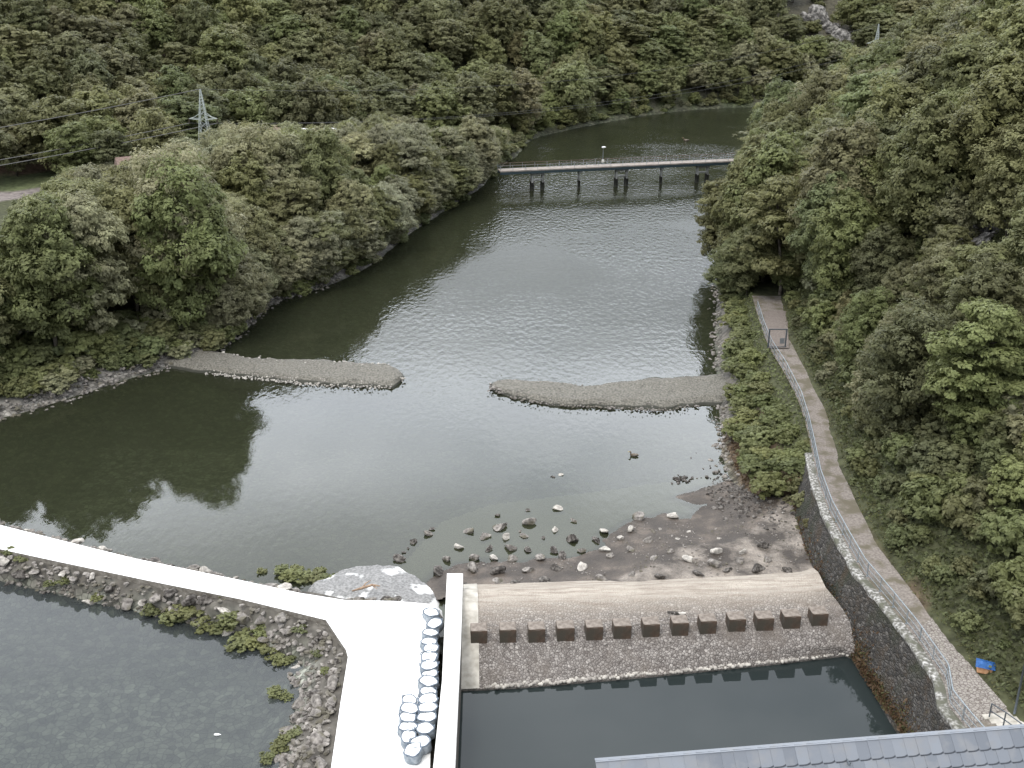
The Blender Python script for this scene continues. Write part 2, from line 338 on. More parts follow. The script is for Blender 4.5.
mr = N_.new('ShaderNodeMapRange'); mr.inputs['From Min'].default_value = .3; mr.inputs['From Max'].default_value = .7; mr.inputs['To Min'].default_value = .55; mr.inputs['To Max'].default_value = 1.45; L_.new(n1.outputs[0], mr.inputs[0])
# cobbles on the pool floor and along the shore
vo = N_.new('ShaderNodeTexVoronoi'); vo.inputs['Scale'].default_value = 2.1; L_.new(tc.outputs['Object'], vo.inputs['Vector'])
ve = N_.new('ShaderNodeTexVoronoi'); ve.feature = 'DISTANCE_TO_EDGE'; ve.inputs['Scale'].default_value = 2.1; L_.new(tc.outputs['Object'], ve.inputs['Vector'])
sc_ = N_.new('ShaderNodeSeparateColor'); L_.new(vo.outputs['Color'], sc_.inputs[0])
mv = N_.new('ShaderNodeMapRange'); mv.inputs['To Min'].default_value = .55; mv.inputs['To Max'].default_value = 1.5; L_.new(sc_.outputs[0], mv.inputs[0])
me_ = N_.new('ShaderNodeMapRange'); me_.inputs['From Max'].default_value = .12; me_.inputs['To Min'].default_value = .4; L_.new(ve.outputs['Distance'], me_.inputs[0])
mm = N_.new('ShaderNodeMath'); mm.operation = 'MULTIPLY'; L_.new(mv.outputs[0], mm.inputs[0]); L_.new(me_.outputs[0], mm.inputs[1])
sx = N_.new('ShaderNodeSeparateXYZ'); L_.new(tc.outputs['Object'], sx.inputs[0])
lt = N_.new('ShaderNodeMath'); lt.operation = 'LESS_THAN'; lt.inputs[1].default_value = .6; L_.new(sx.outputs['Z'], lt.inputs[0])
mxv = N_.new('ShaderNodeMix'); mxv.data_type = 'FLOAT'; mxv.inputs[2].default_value = 1; L_.new(lt.outputs[0], mxv.inputs[0]); L_.new(mm.outputs[0], mxv.inputs[3])
m2_ = N_.new('ShaderNodeMath'); m2_.operation = 'MULTIPLY'; L_.new(mr.outputs[0], m2_.inputs[0]); L_.new(mxv.outputs[0], m2_.inputs[1])
vm = N_.new('ShaderNodeVectorMath'); vm.operation = 'SCALE'; L_.new(vc.outputs[0], vm.inputs[0]); L_.new(m2_.outputs[0], vm.inputs['Scale'])
L_.new(vm.outputs[0], P_.inputs['Base Color']); P_.inputs['Roughness'].default_value = .9; P_.inputs['Specular IOR Level'].default_value = .2
b_ = N_.new('ShaderNodeBump'); b_.inputs['Strength'].default_value = .6; b_.inputs['Distance'].default_value = .15; L_.new(n1.outputs[0], b_.inputs['Height']); L_.new(b_.outputs[0], P_.inputs['Normal'])
ground = mesh_obj('ground', np.stack([GX.ravel(), GY.ravel(), GZ.ravel()], 1), faces, gm, smooth=True)
tag(ground, kind='structure')
dlG = dist_pl(GX, GY, LB); drG = dist_pl(GX, GY, RB); inrG = inside(GX, GY, RIVER); inhG = inside(GX, GY, HILL); inrhG = inside(GX, GY, RHILL); dhG = dist_pl(GX, GY, HF)
colr = np.zeros((ny, nx, 4)); colr[..., 3] = 1
def setc(mask, c):
    for k in range(3): colr[..., k] = np.where(mask, c[k], colr[..., k])
setc(np.ones_like(GX, bool), (.055, .058, .03))          # grassy soil
setc(inhG & (fb(GX, GY, 14) > .06), (.13, .09, .065))     # bare reddish earth between the trees of the slope
setc(inhG & (GX > 40), (.060, .055, .038))
setc(inrG & (GZ < .05), (.06, .068, .045))
setc((GX > -95) & (GX < -8) & (GY < 73) & (GZ < .3), (.20, .205, .175))
nb = inrG & (GZ < .05) & (GY > 60) & (GY < 100) & (GX > -40) & (GX < 22); setc(nb, (.12, .125, .10))
setc((~inrG) & (dlG < 2.6) & (dlG < drG), (.16, .15, .135))  # stony shore
setc((~inrG) & (dlG < 5) & (GY > 255) & (dlG < drG) & (dlG > .8), (.07, .08, .036))
setc((~inrG) & (GY > 225) & (dlG <= 2.6) & (dlG < drG), (.075, .075, .05))
setc((~inrG) & (drG < 2.2) & (drG < dlG) & (GY > 80), (.13, .12, .105))
setc((~inrG) & (GY < 100) & (GY > 62) & (drG < 4.5) & (GX > 18) & ~inside(GX, GY, RHILL), (.10, .072, .048))
cl = (~inrG) & (dlG < drG) & (dhG < 14) & ~inhG & (GX < -60); setc(cl, (.09, .105, .05))
cl = (~inrG) & (dlG < drG) & (np.abs(dhG - 18) < 4) & ~inhG & (GX < -60); setc(cl, (.19, .165, .155))
setc((GZ > .35) & (dist_pl(GX, GY, np.vstack([WALK, WALK[:1]])) < 8) & inrG, (.10, .092, .08))
ca = ground.data.color_attributes.new('ground', 'FLOAT_COLOR', 'POINT'); ca.data.foreach_set('color', colr.reshape(-1))

# ---------------------------------------------------------------- water
def flat_poly(name, pts, z, mat):
    o = mesh_obj(name, [(p[0], p[1], z) for p in pts], [list(range(len(pts)))], mat)
    bm = bmesh.new(); bm.from_mesh(o.data); bmesh.ops.triangulate(bm, faces=bm.faces[:]); bmesh.ops.recalc_face_normals(bm, faces=bm.faces[:])
    for f in bm.faces:
        if f.normal.z < 0: f.normal_flip()
    bm.to_mesh(o.data); bm.free()
    return tag(o, kind='structure')
mid = [G2(-60, 522, ZC), G2(0, 538, ZC), G2(150, 570, ZC), G2(300, 603, ZC), G2(390, 620, ZC)]
wall_far = G2(452, 600, 2.0); 
river_w = flat_poly('river_water', [(-220, mid[0][1] + 12)] + mid + [(-4, 64.5), (30, 66.5), (60, 70), (700, 200), (700, 420), (-220, 420)], 0,
    water_mat('river_water', (.040, .044, .026), .55, .030, 1.6, .03, (.50, .55, .44), (1, .5, 1), patch=True))
pool_w = flat_poly('pool_water', [(-220, mid[0][1] + 12)] + mid + [(-7.5, 62), (-7.5, -10), (-220, -10)], 0,
    water_mat('pool_water', (.075, .085, .088), .62, .006, 1.2, .03, (.66, .70, .66)))
basin_w = flat_poly('basin_water', [(-4, 64.5), (30, 66.5), (34, -10), (-4, -10)], 0,
    water_mat('basin_water', (.020, .026, .026), .05, .0015, .8, .02, (.3, .35, .35)))

# ---------------------------------------------------------------- lofted strips between surveyed lines
def polyline_at(pl, t):
    pl = np.asarray(pl, float); seg = np.linalg.norm(np.diff(pl, axis=0), axis=1); s = np.concatenate([[0], np.cumsum(seg)]); s /= s[-1]
    return np.stack([np.interp(t, s, pl[:, k]) for k in range(pl.shape[1])], 1)
def loft(name, lines, mat, n=80, sub=6, jit=0, kind=None, seed=0, parent=None, smooth=True):
    """surface through a list of 3D lines, far side first"""
    t = np.linspace(0, 1, n); rows = [polyline_at(l, t) for l in lines]; full = []
    for a, b in zip(rows[:-1], rows[1:]):
        for k in range(sub): full.append(a + (b - a) * k / sub)
    full.append(rows[-1]); V = np.array(full)
    if jit: V[..., 2] += jit * (fb(V[..., 0] * 1.0 + seed * 9, V[..., 1], 1.6, 4))
    r, c = V.shape[:2]; idx = np.arange(r * c).reshape(r, c)
    fc = np.stack([idx[:-1, :-1], idx[1:, :-1], idx[1:, 1:], idx[:-1, 1:]], -1).reshape(-1, 4)
    o = mesh_obj(name, V.reshape(-1, 3), fc, mat, parent, smooth)
    uv = o.data.uv_layers.new(name='UVMap'); li = np.zeros(len(o.data.loops), int); o.data.loops.foreach_get('vertex_index', li)
    U = np.stack([(li % c) / (c - 1), (li // c) / (r - 1)], 1).astype(np.float32); uv.data.foreach_set('uv', U.ravel())
    return o
def g3(pts, z): return [G(p[0], p[1], z if not hasattr(z, '__len__') else z[i]) for i, p in enumerate(pts)]

# end sill of the stilling basin
def sill_mat():
    m = stone_mat('sill_cobbles', [(.135, .118, .108), (.21, .19, .176), (.30, .275, .255), (.18, .16, .146), (.37, .34, .315)], 5.2, (.065, .058, .052), .07, .8, broad=[((.16, .138, .12), .5, .5, .74)])
    N, L = m.node_tree.nodes, m.node_tree.links; P = N['Principled BSDF']; src = P.inputs['Base Color'].links[0].from_socket
    uv = N.new('ShaderNodeUVMap'); sx = N.new('ShaderNodeSeparateXYZ'); L.new(uv.outputs[0], sx.inputs[0])
    tc = N.new('ShaderNodeTexCoord'); mp = N.new('ShaderNodeMapping'); mp.inputs['Scale'].default_value = (.35, 2.2, 1); L.new(tc.outputs['Object'], mp.inputs[0])
    n = N.new('ShaderNodeTexNoise'); n.inputs['Scale'].default_value = 1.2; n.inputs['Detail'].default_value = 9; n.inputs['Roughness'].default_value = .68; L.new(mp.outputs[0], n.inputs['Vector'])
    ma = N.new('ShaderNodeMath'); ma.operation = 'MULTIPLY_ADD'; ma.inputs[1].default_value = .5; L.new(n.outputs[0], ma.inputs[0]); L.new(sx.outputs[1], ma.inputs[2])
    r = N.new('ShaderNodeValToRGB'); r.color_ramp.elements[0].position = .52; r.color_ramp.elements[1].position = .84
    r.color_ramp.elements[0].color = (1, 1, 1, 1); r.color_ramp.elements[1].color = (0, 0, 0, 1); L.new(ma.outputs[0], r.inputs[0])
    r2 = N.new('ShaderNodeValToRGB'); r2.color_ramp.elements[0].position = .32; r2.color_ramp.elements[1].position = .62; r2.color_ramp.elements[0].color = (.24, .20, .165, 1); r2.color_ramp.elements[1].color = (.46, .41, .35, 1); L.new(n.outputs[0], r2.inputs[0])
    mx = N.new('ShaderNodeMixRGB'); L.new(r.outputs[0], mx.inputs[0]); L.new(src, mx.inputs[1]); L.new(r2.outputs[0], mx.inputs[2]); L.new(mx.outputs[0], P.inputs['Base Color'])
    return m
sill = empty('end_sill', G(640, 620, 0)); SL = Vector(sill.location)
tag(sill, 'cobbled end sill with pale worn crest between the white wall and the masonry wall', 'sill')
def rel(o, par):
    o.parent = par; o.matrix_parent_inverse = Matrix.Translation(-Vector(par.location)); return o
sl_lines = [g3([(460, 585), (640, 579), (800, 570), (812, 566)], .7), g3([(460, 591), (640, 586), (800, 577), (818, 572)], 2.2), g3([(460, 604), (640, 599), (805, 592), (826, 588)], 2.45),
    g3([(460, 622), (640, 615), (812, 606), (836, 600)], 1.95), g3([(460, 645), (640, 638), (825, 629), (852, 622)], 1.52), g3([(460, 668), (640, 659), (835, 646), (868, 646)], .82), g3([(460, 690), (520, 687), (640, 677), (770, 664), (845, 655), (880, 668)], .1)]
f_ = loft('sloping_face', sl_lines, sill_mat(), 160, 8, .10); rel(f_, sill)
lip = [p for p in sl_lines[-1]]
f2 = loft('sill_toe', [lip, [(p[0], p[1] - .12, -.3) for p in lip], [(p[0], p[1] - .6, -3) for p in lip]], noise_mat('wet_stone', (.05, .045, .04), (.12, .11, .10), 4, bump=.5), 120, 3, .05, seed=3); rel(f2, sill)
# course of round pale stones along the lip
bm = bmesh.new(); lp = polyline_at(lip, np.linspace(.06, .97, 190))
for p in lp:
    s = random.uniform(.10, .18)
    r_ = bmesh.ops.create_icosphere(bm, subdivisions=1, radius=1, matrix=Matrix.Translation((p[0], p[1] + random.uniform(-.03, .30), p[2] + .09 + random.uniform(-.04, .03))) @ Matrix.Rotation(random.uniform(0, 3), 4, 'Z') @ Matrix.Diagonal((s * 1.25, s, s * .9, 1)))
o = bm_obj('edge_stones', bm, M['rock_pale'], smooth=True); rel(o, sill); o['kind'] = 'stuff'
# concrete strip along the white wall
f3 = loft('concrete_edge', [[(a[0] + u * 0, a[1], a[2] + .07) for a in (l[0], l[0])] for l in sl_lines] if False else [[(l[0][0], l[0][1], l[0][2] + .06), (l[0][0] + 1.25, polyline_at(l, np.array([.05]))[0][1], polyline_at(l, np.array([.05]))[0][2] + .06)] for l in sl_lines], M['old_concrete'], 4, 3); rel(f3, sill)

# masonry wall and its pale coping on the right bank
wt = [(x, y, 4.0) for x, y in PATH_W[:12]]   # top line of the wall
wt[-1] = (*wt[-1][:2], 3.9)
wb = []
for i, (x, y, z) in enumerate(wt):
    t = max(0, min(1, (y - 60) / 30)); zb = -1.5
    wb.append((x - 2.9 + .3 * t, y - .1, zb))
wallr = empty('retaining_wall', (wt[5][0], wt[5][1], 0)); tag(wallr, 'dark rough stone retaining wall below the right-hand walk', 'wall')
wm = stone_mat('dark_masonry', [(.030, .028, .026), (.052, .049, .045), (.080, .075, .069), (.045, .038, .030), (.125, .118, .108)], 4.2, (.022, .02, .017), .07, .9, stretch=(1, .75, 1.4), broad=[((.032, .036, .022), .35, .52, .72), ((.062, .045, .03), .6, .56, .75)])
o = loft('stone_face', [[(x - .55, y, z - .06) for x, y, z in wt], wb], wm, 160, 16, 0); rel(o, wallr)
V = np.zeros(len(o.data.vertices) * 3); o.data.vertices.foreach_get('co', V); V = V.reshape(-1, 3); V[:, 0] += .22 * fb(V[:, 1] * 1.0, V[:, 2] * 1.3 + 50, 1.1, 4); o.data.vertices.foreach_set('co', V.ravel())
cm = noise_mat('coping', (.12, .115, .10), (.46, .45, .43), 5, bump=.4, bscale=12, lo=.44, hi=.66, c3=(.10, .10, .075), scale3=.8)
o = loft('coping', [[(x + .02, y, z + .03) for x, y, z in wt], [(x - .50, y, z + .05) for x, y, z in wt], [(x - .62, y, z - .02) for x, y, z in wt], [(x - .62, y, z - .3) for x, y, z in wt]], cm, 160, 2, 0); rel(o, wallr)

ft = [G(*p, .12) for p in [(852, 648), (872, 672), (888, 698), (902, 724), (914, 750)]]
o = loft('footing', [[(x + 1.5, y, .35) for x, y, z in ft], ft, [(x - .35, y - .1, -.25) for x, y, z in ft], [(x - .9, y - .3, -2.5) for x, y, z in ft]], stone_mat('footing_stone', [(.10, .09, .08), (.22, .20, .18), (.30, .28, .25)], 4.5, (.06, .05, .045), .08, .7), 80, 4, .25, seed=5); rel(o, wallr)

# walk on the right bank
pm = noise_mat('walk_gravel', (.15, .13, .115), (.25, .22, .195), 6, bump=.4, bscale=18, c3=(.12, .105, .075), scale3=.7)
pw = smooth_pl(PATH_W, 1); pe = smooth_pl(PATH_E, 1)
o = loft('walk_path', [[(x, y, 4.03) for x, y in pe], [(x, y, 4.03) for x, y in pw]], pm, 150, 6, .03); tag(o, kind='structure')
# cobbled near end of the walk
cobm = stone_mat('walk_cobbles', [(.20, .18, .16), (.30, .275, .25), (.25, .23, .20)], 4.5, (.12, .10, .09), .1, .5)
o = loft('walk_paving', [[(x, y, 4.065) for x, y in PATH_E[2:5]], [(x, y, 4.065) for x, y in [PATH_W[2], PATH_W[3], PATH_W[4], PATH_W[5]]]], cobm, 30, 6, 0); tag(o, kind='structure')

# white walk across the pools
bm = bmesh.new(); vs = [bm.verts.new((x, y, ZC)) for x, y in WALK]; f = bm.faces.new(vs)
if f.normal.z < 0 or True:
    bm.normal_update()
    if f.normal.z < 0: f.normal_flip()
ex = bmesh.ops.extrude_face_region(bm, geom=[f]); 
for v in ex['geom']:
    if isinstance(v, bmesh.types.BMVert): v.co.z -= .45
bmesh.ops.recalc_face_normals(bm, faces=bm.faces[:])
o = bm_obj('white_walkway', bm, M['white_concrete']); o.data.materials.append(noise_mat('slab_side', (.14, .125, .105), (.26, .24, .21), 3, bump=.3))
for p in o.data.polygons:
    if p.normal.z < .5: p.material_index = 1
tag(o, 'wide white concrete walkway bending across the stony causeway', 'walkway')
# white divider wall
wz = 3.0
dv = [G2(447, 573, wz), G2(463, 573, wz), G2(461, 640, wz), G2(455, 768, wz), G2(452, 830, wz), G2(429, 830, wz), G2(433, 768, wz), G2(442, 680, wz)]
bm = bmesh.new(); f = bm.faces.new([bm.verts.new((x, y, wz)) for x, y in dv])
ex = bmesh.ops.extrude_face_region(bm, geom=[f])
for v in ex['geom']:
    if isinstance(v, bmesh.types.BMVert): v.co.z = -3
bmesh.ops.recalc_face_normals(bm, faces=bm.faces[:])
bmesh.ops.bevel(bm, geom=[e for e in bm.edges if e.verts[0].co.z > 2.9 and e.verts[1].co.z > 2.9], offset=.05, segments=1, affect='EDGES')
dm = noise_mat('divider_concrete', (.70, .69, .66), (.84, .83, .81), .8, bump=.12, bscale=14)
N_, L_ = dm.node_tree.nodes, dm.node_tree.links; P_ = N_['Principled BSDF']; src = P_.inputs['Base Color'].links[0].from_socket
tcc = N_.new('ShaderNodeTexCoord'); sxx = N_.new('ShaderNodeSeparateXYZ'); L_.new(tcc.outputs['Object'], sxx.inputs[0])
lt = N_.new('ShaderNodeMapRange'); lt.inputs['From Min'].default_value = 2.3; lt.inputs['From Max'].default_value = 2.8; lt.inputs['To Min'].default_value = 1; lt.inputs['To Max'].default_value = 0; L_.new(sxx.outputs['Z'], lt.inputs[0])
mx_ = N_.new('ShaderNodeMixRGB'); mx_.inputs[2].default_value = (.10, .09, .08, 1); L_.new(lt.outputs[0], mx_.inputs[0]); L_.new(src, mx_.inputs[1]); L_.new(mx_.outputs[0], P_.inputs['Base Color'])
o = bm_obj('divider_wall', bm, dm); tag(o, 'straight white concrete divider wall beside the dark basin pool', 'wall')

# ---------------------------------------------------------------- gravel bar behind the sill
def grid_sheet(name, x0, x1, y0, y1, step, fz, mat):
    xs = np.arange(x0, x1, step); ys = np.arange(y0, y1, step); X, Y = np.meshgrid(xs, ys); Z, keep = fz(X, Y)
    idx = np.arange(X.size).reshape(X.shape); fc = np.stack([idx[:-1, :-1], idx[:-1, 1:], idx[1:, 1:], idx[1:, :-1]], -1).reshape(-1, 4)
    k = keep.ravel()[fc].all(1); fc = fc[k]
    o = mesh_obj(name, np.stack([X.ravel(), Y.ravel(), Z.ravel()], 1), fc, mat, smooth=True)
    bm = bmesh.new(); bm.from_mesh(o.data); bmesh.ops.delete(bm, geom=[v for v in bm.verts if not v.link_faces], context='VERTS'); bm.to_mesh(o.data); bm.free()
    return o
BARP = np.array([G2(*p) for p in [(385, 580), (415, 545), (440, 519), (490, 501), (590, 489), (680, 477), (745, 470), (790, 500), (840, 570), (840, 600), (460, 600), (400, 610)]])
SHORE = np.array([G2(*p) for p in [(400, 600), (455, 566), (480, 559), (530, 560), (570, 558), (600, 548), (604, 534), (625, 520), (665, 514), (690, 519), (705, 505), (675, 497), (690, 490), (712, 482), (742, 478)]])
bar_in = np.vstack([SHORE, [G2(790, 478), G2(860, 560), G2(850, 620), G2(400, 620)]])
def bar_h(X, Y):
    keep = inside(X, Y, BARP); d = dist_pl(X, Y, SHORE); ins = inside(X, Y, bar_in)
    z = np.where(ins, np.minimum(.06 * d + .02 * d * d, 1.15), -.28 * (1 - np.exp(-d / 1.5)))
    return z + fb(X, Y, 2.2) * .16 + fb(X, Y, .7, 2) * .05 + .0, keep
bmat, N_, L_, P_ = new_mat('wet_gravel')
tc = N_.new('ShaderNodeTexCoord'); sx = N_.new('ShaderNodeSeparateXYZ'); L_.new(tc.outputs['Object'], sx.inputs[0])
nA = N_.new('ShaderNodeTexNoise'); nA.inputs['Scale'].default_value = .45; nA.inputs['Detail'].default_value = 8; nA.inputs['Roughness'].default_value = .6; L_.new(tc.outputs['Object'], nA.inputs['Vector'])
nB = N_.new('ShaderNodeTexNoise'); nB.inputs['Scale'].default_value = 7; nB.inputs['Detail'].default_value = 6; nB.inputs['Roughness'].default_value = .7; L_.new(tc.outputs['Object'], nB.inputs['Vector'])
rA = N_.new('ShaderNodeValToRGB'); cr = rA.color_ramp; cr.elements[0].position = .38; cr.elements[0].color = (.040, .031, .024, 1); cr.elements[1].position = .70; cr.elements[1].color = (.135, .108, .086, 1); e_ = cr.elements.new(.54); e_.color = (.066, .052, .041, 1)
L_.new(nA.outputs[0], rA.inputs[0])
# under water: pale silt; above: grades to dry pale sand near the sill
ru = N_.new('ShaderNodeMapRange'); ru.inputs['From Min'].default_value = -.02; ru.inputs['From Max'].default_value = -.12; L_.new(sx.outputs['Z'], ru.inputs[0])
mu_ = N_.new('ShaderNodeMixRGB'); mu_.inputs[2].default_value = (.36, .335, .285, 1); L_.new(ru.outputs[0], mu_.inputs[0]); L_.new(rA.outputs[0], mu_.inputs[1])
nC = N_.new('ShaderNodeMath'); nC.operation = 'MULTIPLY_ADD'; nC.inputs[1].default_value = 1.2; L_.new(nA.outputs[0], nC.inputs[0]); L_.new(sx.outputs['Z'], nC.inputs[2])
rd = N_.new('ShaderNodeMapRange'); rd.inputs['From Min'].default_value = 1.62; rd.inputs['From Max'].default_value = 1.95; L_.new(nC.outputs[0], rd.inputs[0])
md = N_.new('ShaderNodeMixRGB'); md.inputs[2].default_value = (.27, .235, .20, 1); L_.new(rd.outputs[0], md.inputs[0]); L_.new(mu_.outputs[0], md.inputs[1])
mv = N_.new('ShaderNodeMapRange'); mv.inputs['From Min'].default_value = .3; mv.inputs['From Max'].default_value = .7; mv.inputs['To Min'].default_value = .6; mv.inputs['To Max'].default_value = 1.4; L_.new(nB.outputs[0], mv.inputs[0])
vm = N_.new('ShaderNodeVectorMath'); vm.operation = 'SCALE'; L_.new(md.outputs[0], vm.inputs[0]); L_.new(mv.outputs[0], vm.inputs['Scale']); L_.new(vm.outputs[0], P_.inputs['Base Color'])
P_.inputs['Roughness'].default_value = .7
b_ = N_.new('ShaderNodeBump'); b_.inputs['Strength'].default_value = .8; b_.inputs['Distance'].default_value = .1; L_.new(nB.outputs[0], b_.inputs['Height']); L_.new(b_.outputs[0], P_.inputs['Normal'])
o = grid_sheet('gravel_bar', -13, 26, 62, 95, .22, bar_h, bmat); tag(o, kind='structure')

# grey concrete apron beside the walkway
APR = np.array([G2(*p, .9) for p in [(318, 596), (322, 580), (350, 566), (378, 556), (398, 560), (420, 572), (434, 588), (436, 610), (400, 612)]])
def apr_h(X, Y):
    ins = inside(X, Y, APR); d = dist_pl(X, Y, np.vstack([APR, APR[:1]])) ; d = np.where(ins, 1, -1) * d + fb(X, Y, 2.6, 4) * 2.2; ins = d > 0; d = np.abs(d)
    return np.where(ins, np.minimum(.85, .38 + .14 * d), .42 - .9 * d) + fb(X, Y, 3.5) * .45 + fb(X, Y, .8) * .10, ins | (d < 2.2)
am = noise_mat('crusted_concrete', (.15, .15, .147), (.29, .285, .28), 5, bump=.9, bscale=9, c3=(.76, .76, .75), scale3=.45, dist=.08)
for n in am.node_tree.nodes:
    if n.type == 'VALTORGB' and abs(n.color_ramp.elements[0].position - .47) < .001: n.color_ramp.elements[0].position = .56; n.color_ramp.elements[1].position = .62
o = grid_sheet('concrete_apron', -16, -2, 62, 80, .2, apr_h, am); tag(o, kind='structure')

# ---------------------------------------------------------------- groynes
def groyne(name, top, bot, ztop, label, seed):
    """top/bot: surveyed outlines of the far and near waterlines"""
    far = g3(top, 0); near = g3(bot, 0); t = np.linspace(0, 1, 90); A = polyline_at(far, t); B = polyline_at(near, t); A[:, 1] += fb(A[:, 0], A[:, 1] * 0 + seed * 7, 2.2, 4) * 1.3; B[:, 1] += fb(B[:, 0], B[:, 1] * 0 + seed * 13, 2.0, 4) * 1.1
    def prof(s, z): q = A + (B - A) * s; q[:, 2] = z * np.minimum(1, np.sin(np.clip(t * 30, 0, np.pi / 2)) + .0); return q
    A2 = A.copy(); A2[:, 1] += .9; A2[:, 2] = -1.0; B2 = B.copy(); B2[:, 1] -= .7; B2[:, 2] = -1.0
    lines = [A2, prof(.0, .10), prof(.15, ztop * .8), prof(.45, ztop), prof(.84, ztop * .9), prof(.97, .1), B2]
    o = loft(name, lines, None, 260, 6, .42, seed=seed)
    m, N, L, P = new_mat(name + '_gravel'); tc = N.new('ShaderNodeTexCoord')
    n = N.new('ShaderNodeTexNoise'); n.inputs['Scale'].default_value = 5; n.inputs['Detail'].default_value = 8; n.inputs['Roughness'].default_value = .75; L.new(tc.outputs['Object'], n.inputs[0])
    r = N.new('ShaderNodeValToRGB'); r.color_ramp.elements[0].position = .38; r.color_ramp.elements[0].color = (.045, .042, .034, 1); r.color_ramp.elements[1].position = .64; r.color_ramp.elements[1].color = (.24, .225, .19, 1); L.new(n.outputs[0], r.inputs[0])
    sx = N.new('ShaderNodeSeparateXYZ'); L.new(tc.outputs['Object'], sx.inputs[0]); mr = N.new('ShaderNodeMapRange'); mr.inputs['From Min'].default_value = .20; mr.inputs['From Max'].default_value = .27; mr.inputs['To Min'].default_value = 1; mr.inputs['To Max'].default_value = 0; L.new(sx.outputs['Z'], mr.inputs[0])
    mx = N.new('ShaderNodeMixRGB'); mx.inputs[2].default_value = (.035, .035, .026, 1); L.new(mr.outputs[0], mx.inputs[0]); L.new(r.outputs[0], mx.inputs[1]); L.new(mx.outputs[0], P.inputs['Base Color'])
    b = N.new('ShaderNodeBump'); b.inputs['Distance'].default_value = .12; b.inputs['Strength'].default_value = .9; L.new(n.outputs[0], b.inputs['Height']); L.new(b.outputs[0], P.inputs['Normal']); P.inputs['Roughness'].default_value = .85
    o.data.materials.append(m); tag(o, label, 'groyne'); return o
groyne('groyne', [(405, 376), (385, 364), (340, 362), (290, 360), (245, 358), (205, 350), (180, 348), (150, 352)], [(406, 378), (393, 389), (350, 387), (300, 384), (255, 379), (215, 375), (180, 371), (150, 366)], .6, 'pale gravel groyne reaching out from the left bank', 1)
groyne('groyne', [(488, 384), (512, 380), (560, 384), (592, 387), (640, 380), (690, 378), (728, 374)], [(488, 388), (512, 399), (555, 406), (610, 409), (660, 412), (700, 407), (728, 404)], .6, 'brownish gravel groyne reaching out from the right bank', 2)

# ---------------------------------------------------------------- rocks
def rock_mesh(name, seed, sub=3, sharp=.0):
    r = np.random.default_rng(seed); bm = bmesh.new(); bmesh.ops.create_icosphere(bm, subdivisions=sub, radius=1)
    pl = [(v / np.linalg.norm(v), r.uniform(.38, .8)) for v in r.normal(size=(11, 3))]
    for v in bm.verts:
        p = np.array(v.co)
        for n, d in pl:
            s = p @ n
            if s > d: p = p - n * (s - d)
        p *= np.array([1, .8, .62]); p += r.normal(size=3) * (.03 if sub < 3 else .012)
        v.co = p
    me = bpy.data.meshes.new(name); bm.to_mesh(me); bm.free(); return me
ROCKS = [rock_mesh('rock', 100 + i) for i in range(8)]
VAR = {}
def rock_var(i, mk):
    k = (i, mk)
    if k not in VAR:
        me = ROCKS[i].copy(); me.materials.append(M[mk]); VAR[k] = me
    return VAR[k]
def rock(x, y, z, s, mk, label, cat, group, name='rock', flat=1):
    o = bpy.data.objects.new(name, rock_var(random.randrange(8), mk)); COL.objects.link(o)
    o.location = (x, y, z); o.rotation_euler = (random.uniform(-.3, .3), random.uniform(-.3, .3), random.uniform(0, 6.28))
    o.scale = (s * random.uniform(.9, 1.25), s * random.uniform(.8, 1.1), s * flat * random.uniform(.8, 1.1)); tag(o, label, cat, group); return o
def rock_mass(name, spots, mk, label=None, cat=None):
    """many small stones nobody could count, as one object"""
    V, Fc, off = [], [], 0
    base = []
    for i in range(8):
        me = rock_mesh('tmp', 300 + i, 1); v = np.zeros(len(me.vertices) * 3); me.vertices.foreach_get('co', v); base.append((v.reshape(-1, 3), [tuple(p.vertices) for p in me.polygons])); bpy.data.meshes.remove(me)
    for (x, y, z, s) in spots:
        v, fc = base[random.randrange(8)]; a = random.uniform(0, 6.28); c, s_ = math.cos(a), math.sin(a); tl = random.uniform(-.4, .4); ct, st = math.cos(tl), math.sin(tl)
        Rm = np.array([[c, -s_, 0], [s_, c, 0], [0, 0, 1]]) @ np.array([[1, 0, 0], [0, ct, -st], [0, st, ct]])
        V.append((v * s) @ Rm.T + (x, y, z)); Fc += [tuple(i + off for i in f) for f in fc]; off += len(v)
    o = mesh_obj(name, np.vstack(V), Fc, M[mk]); tag(o, label, cat, kind='stuff'); return o

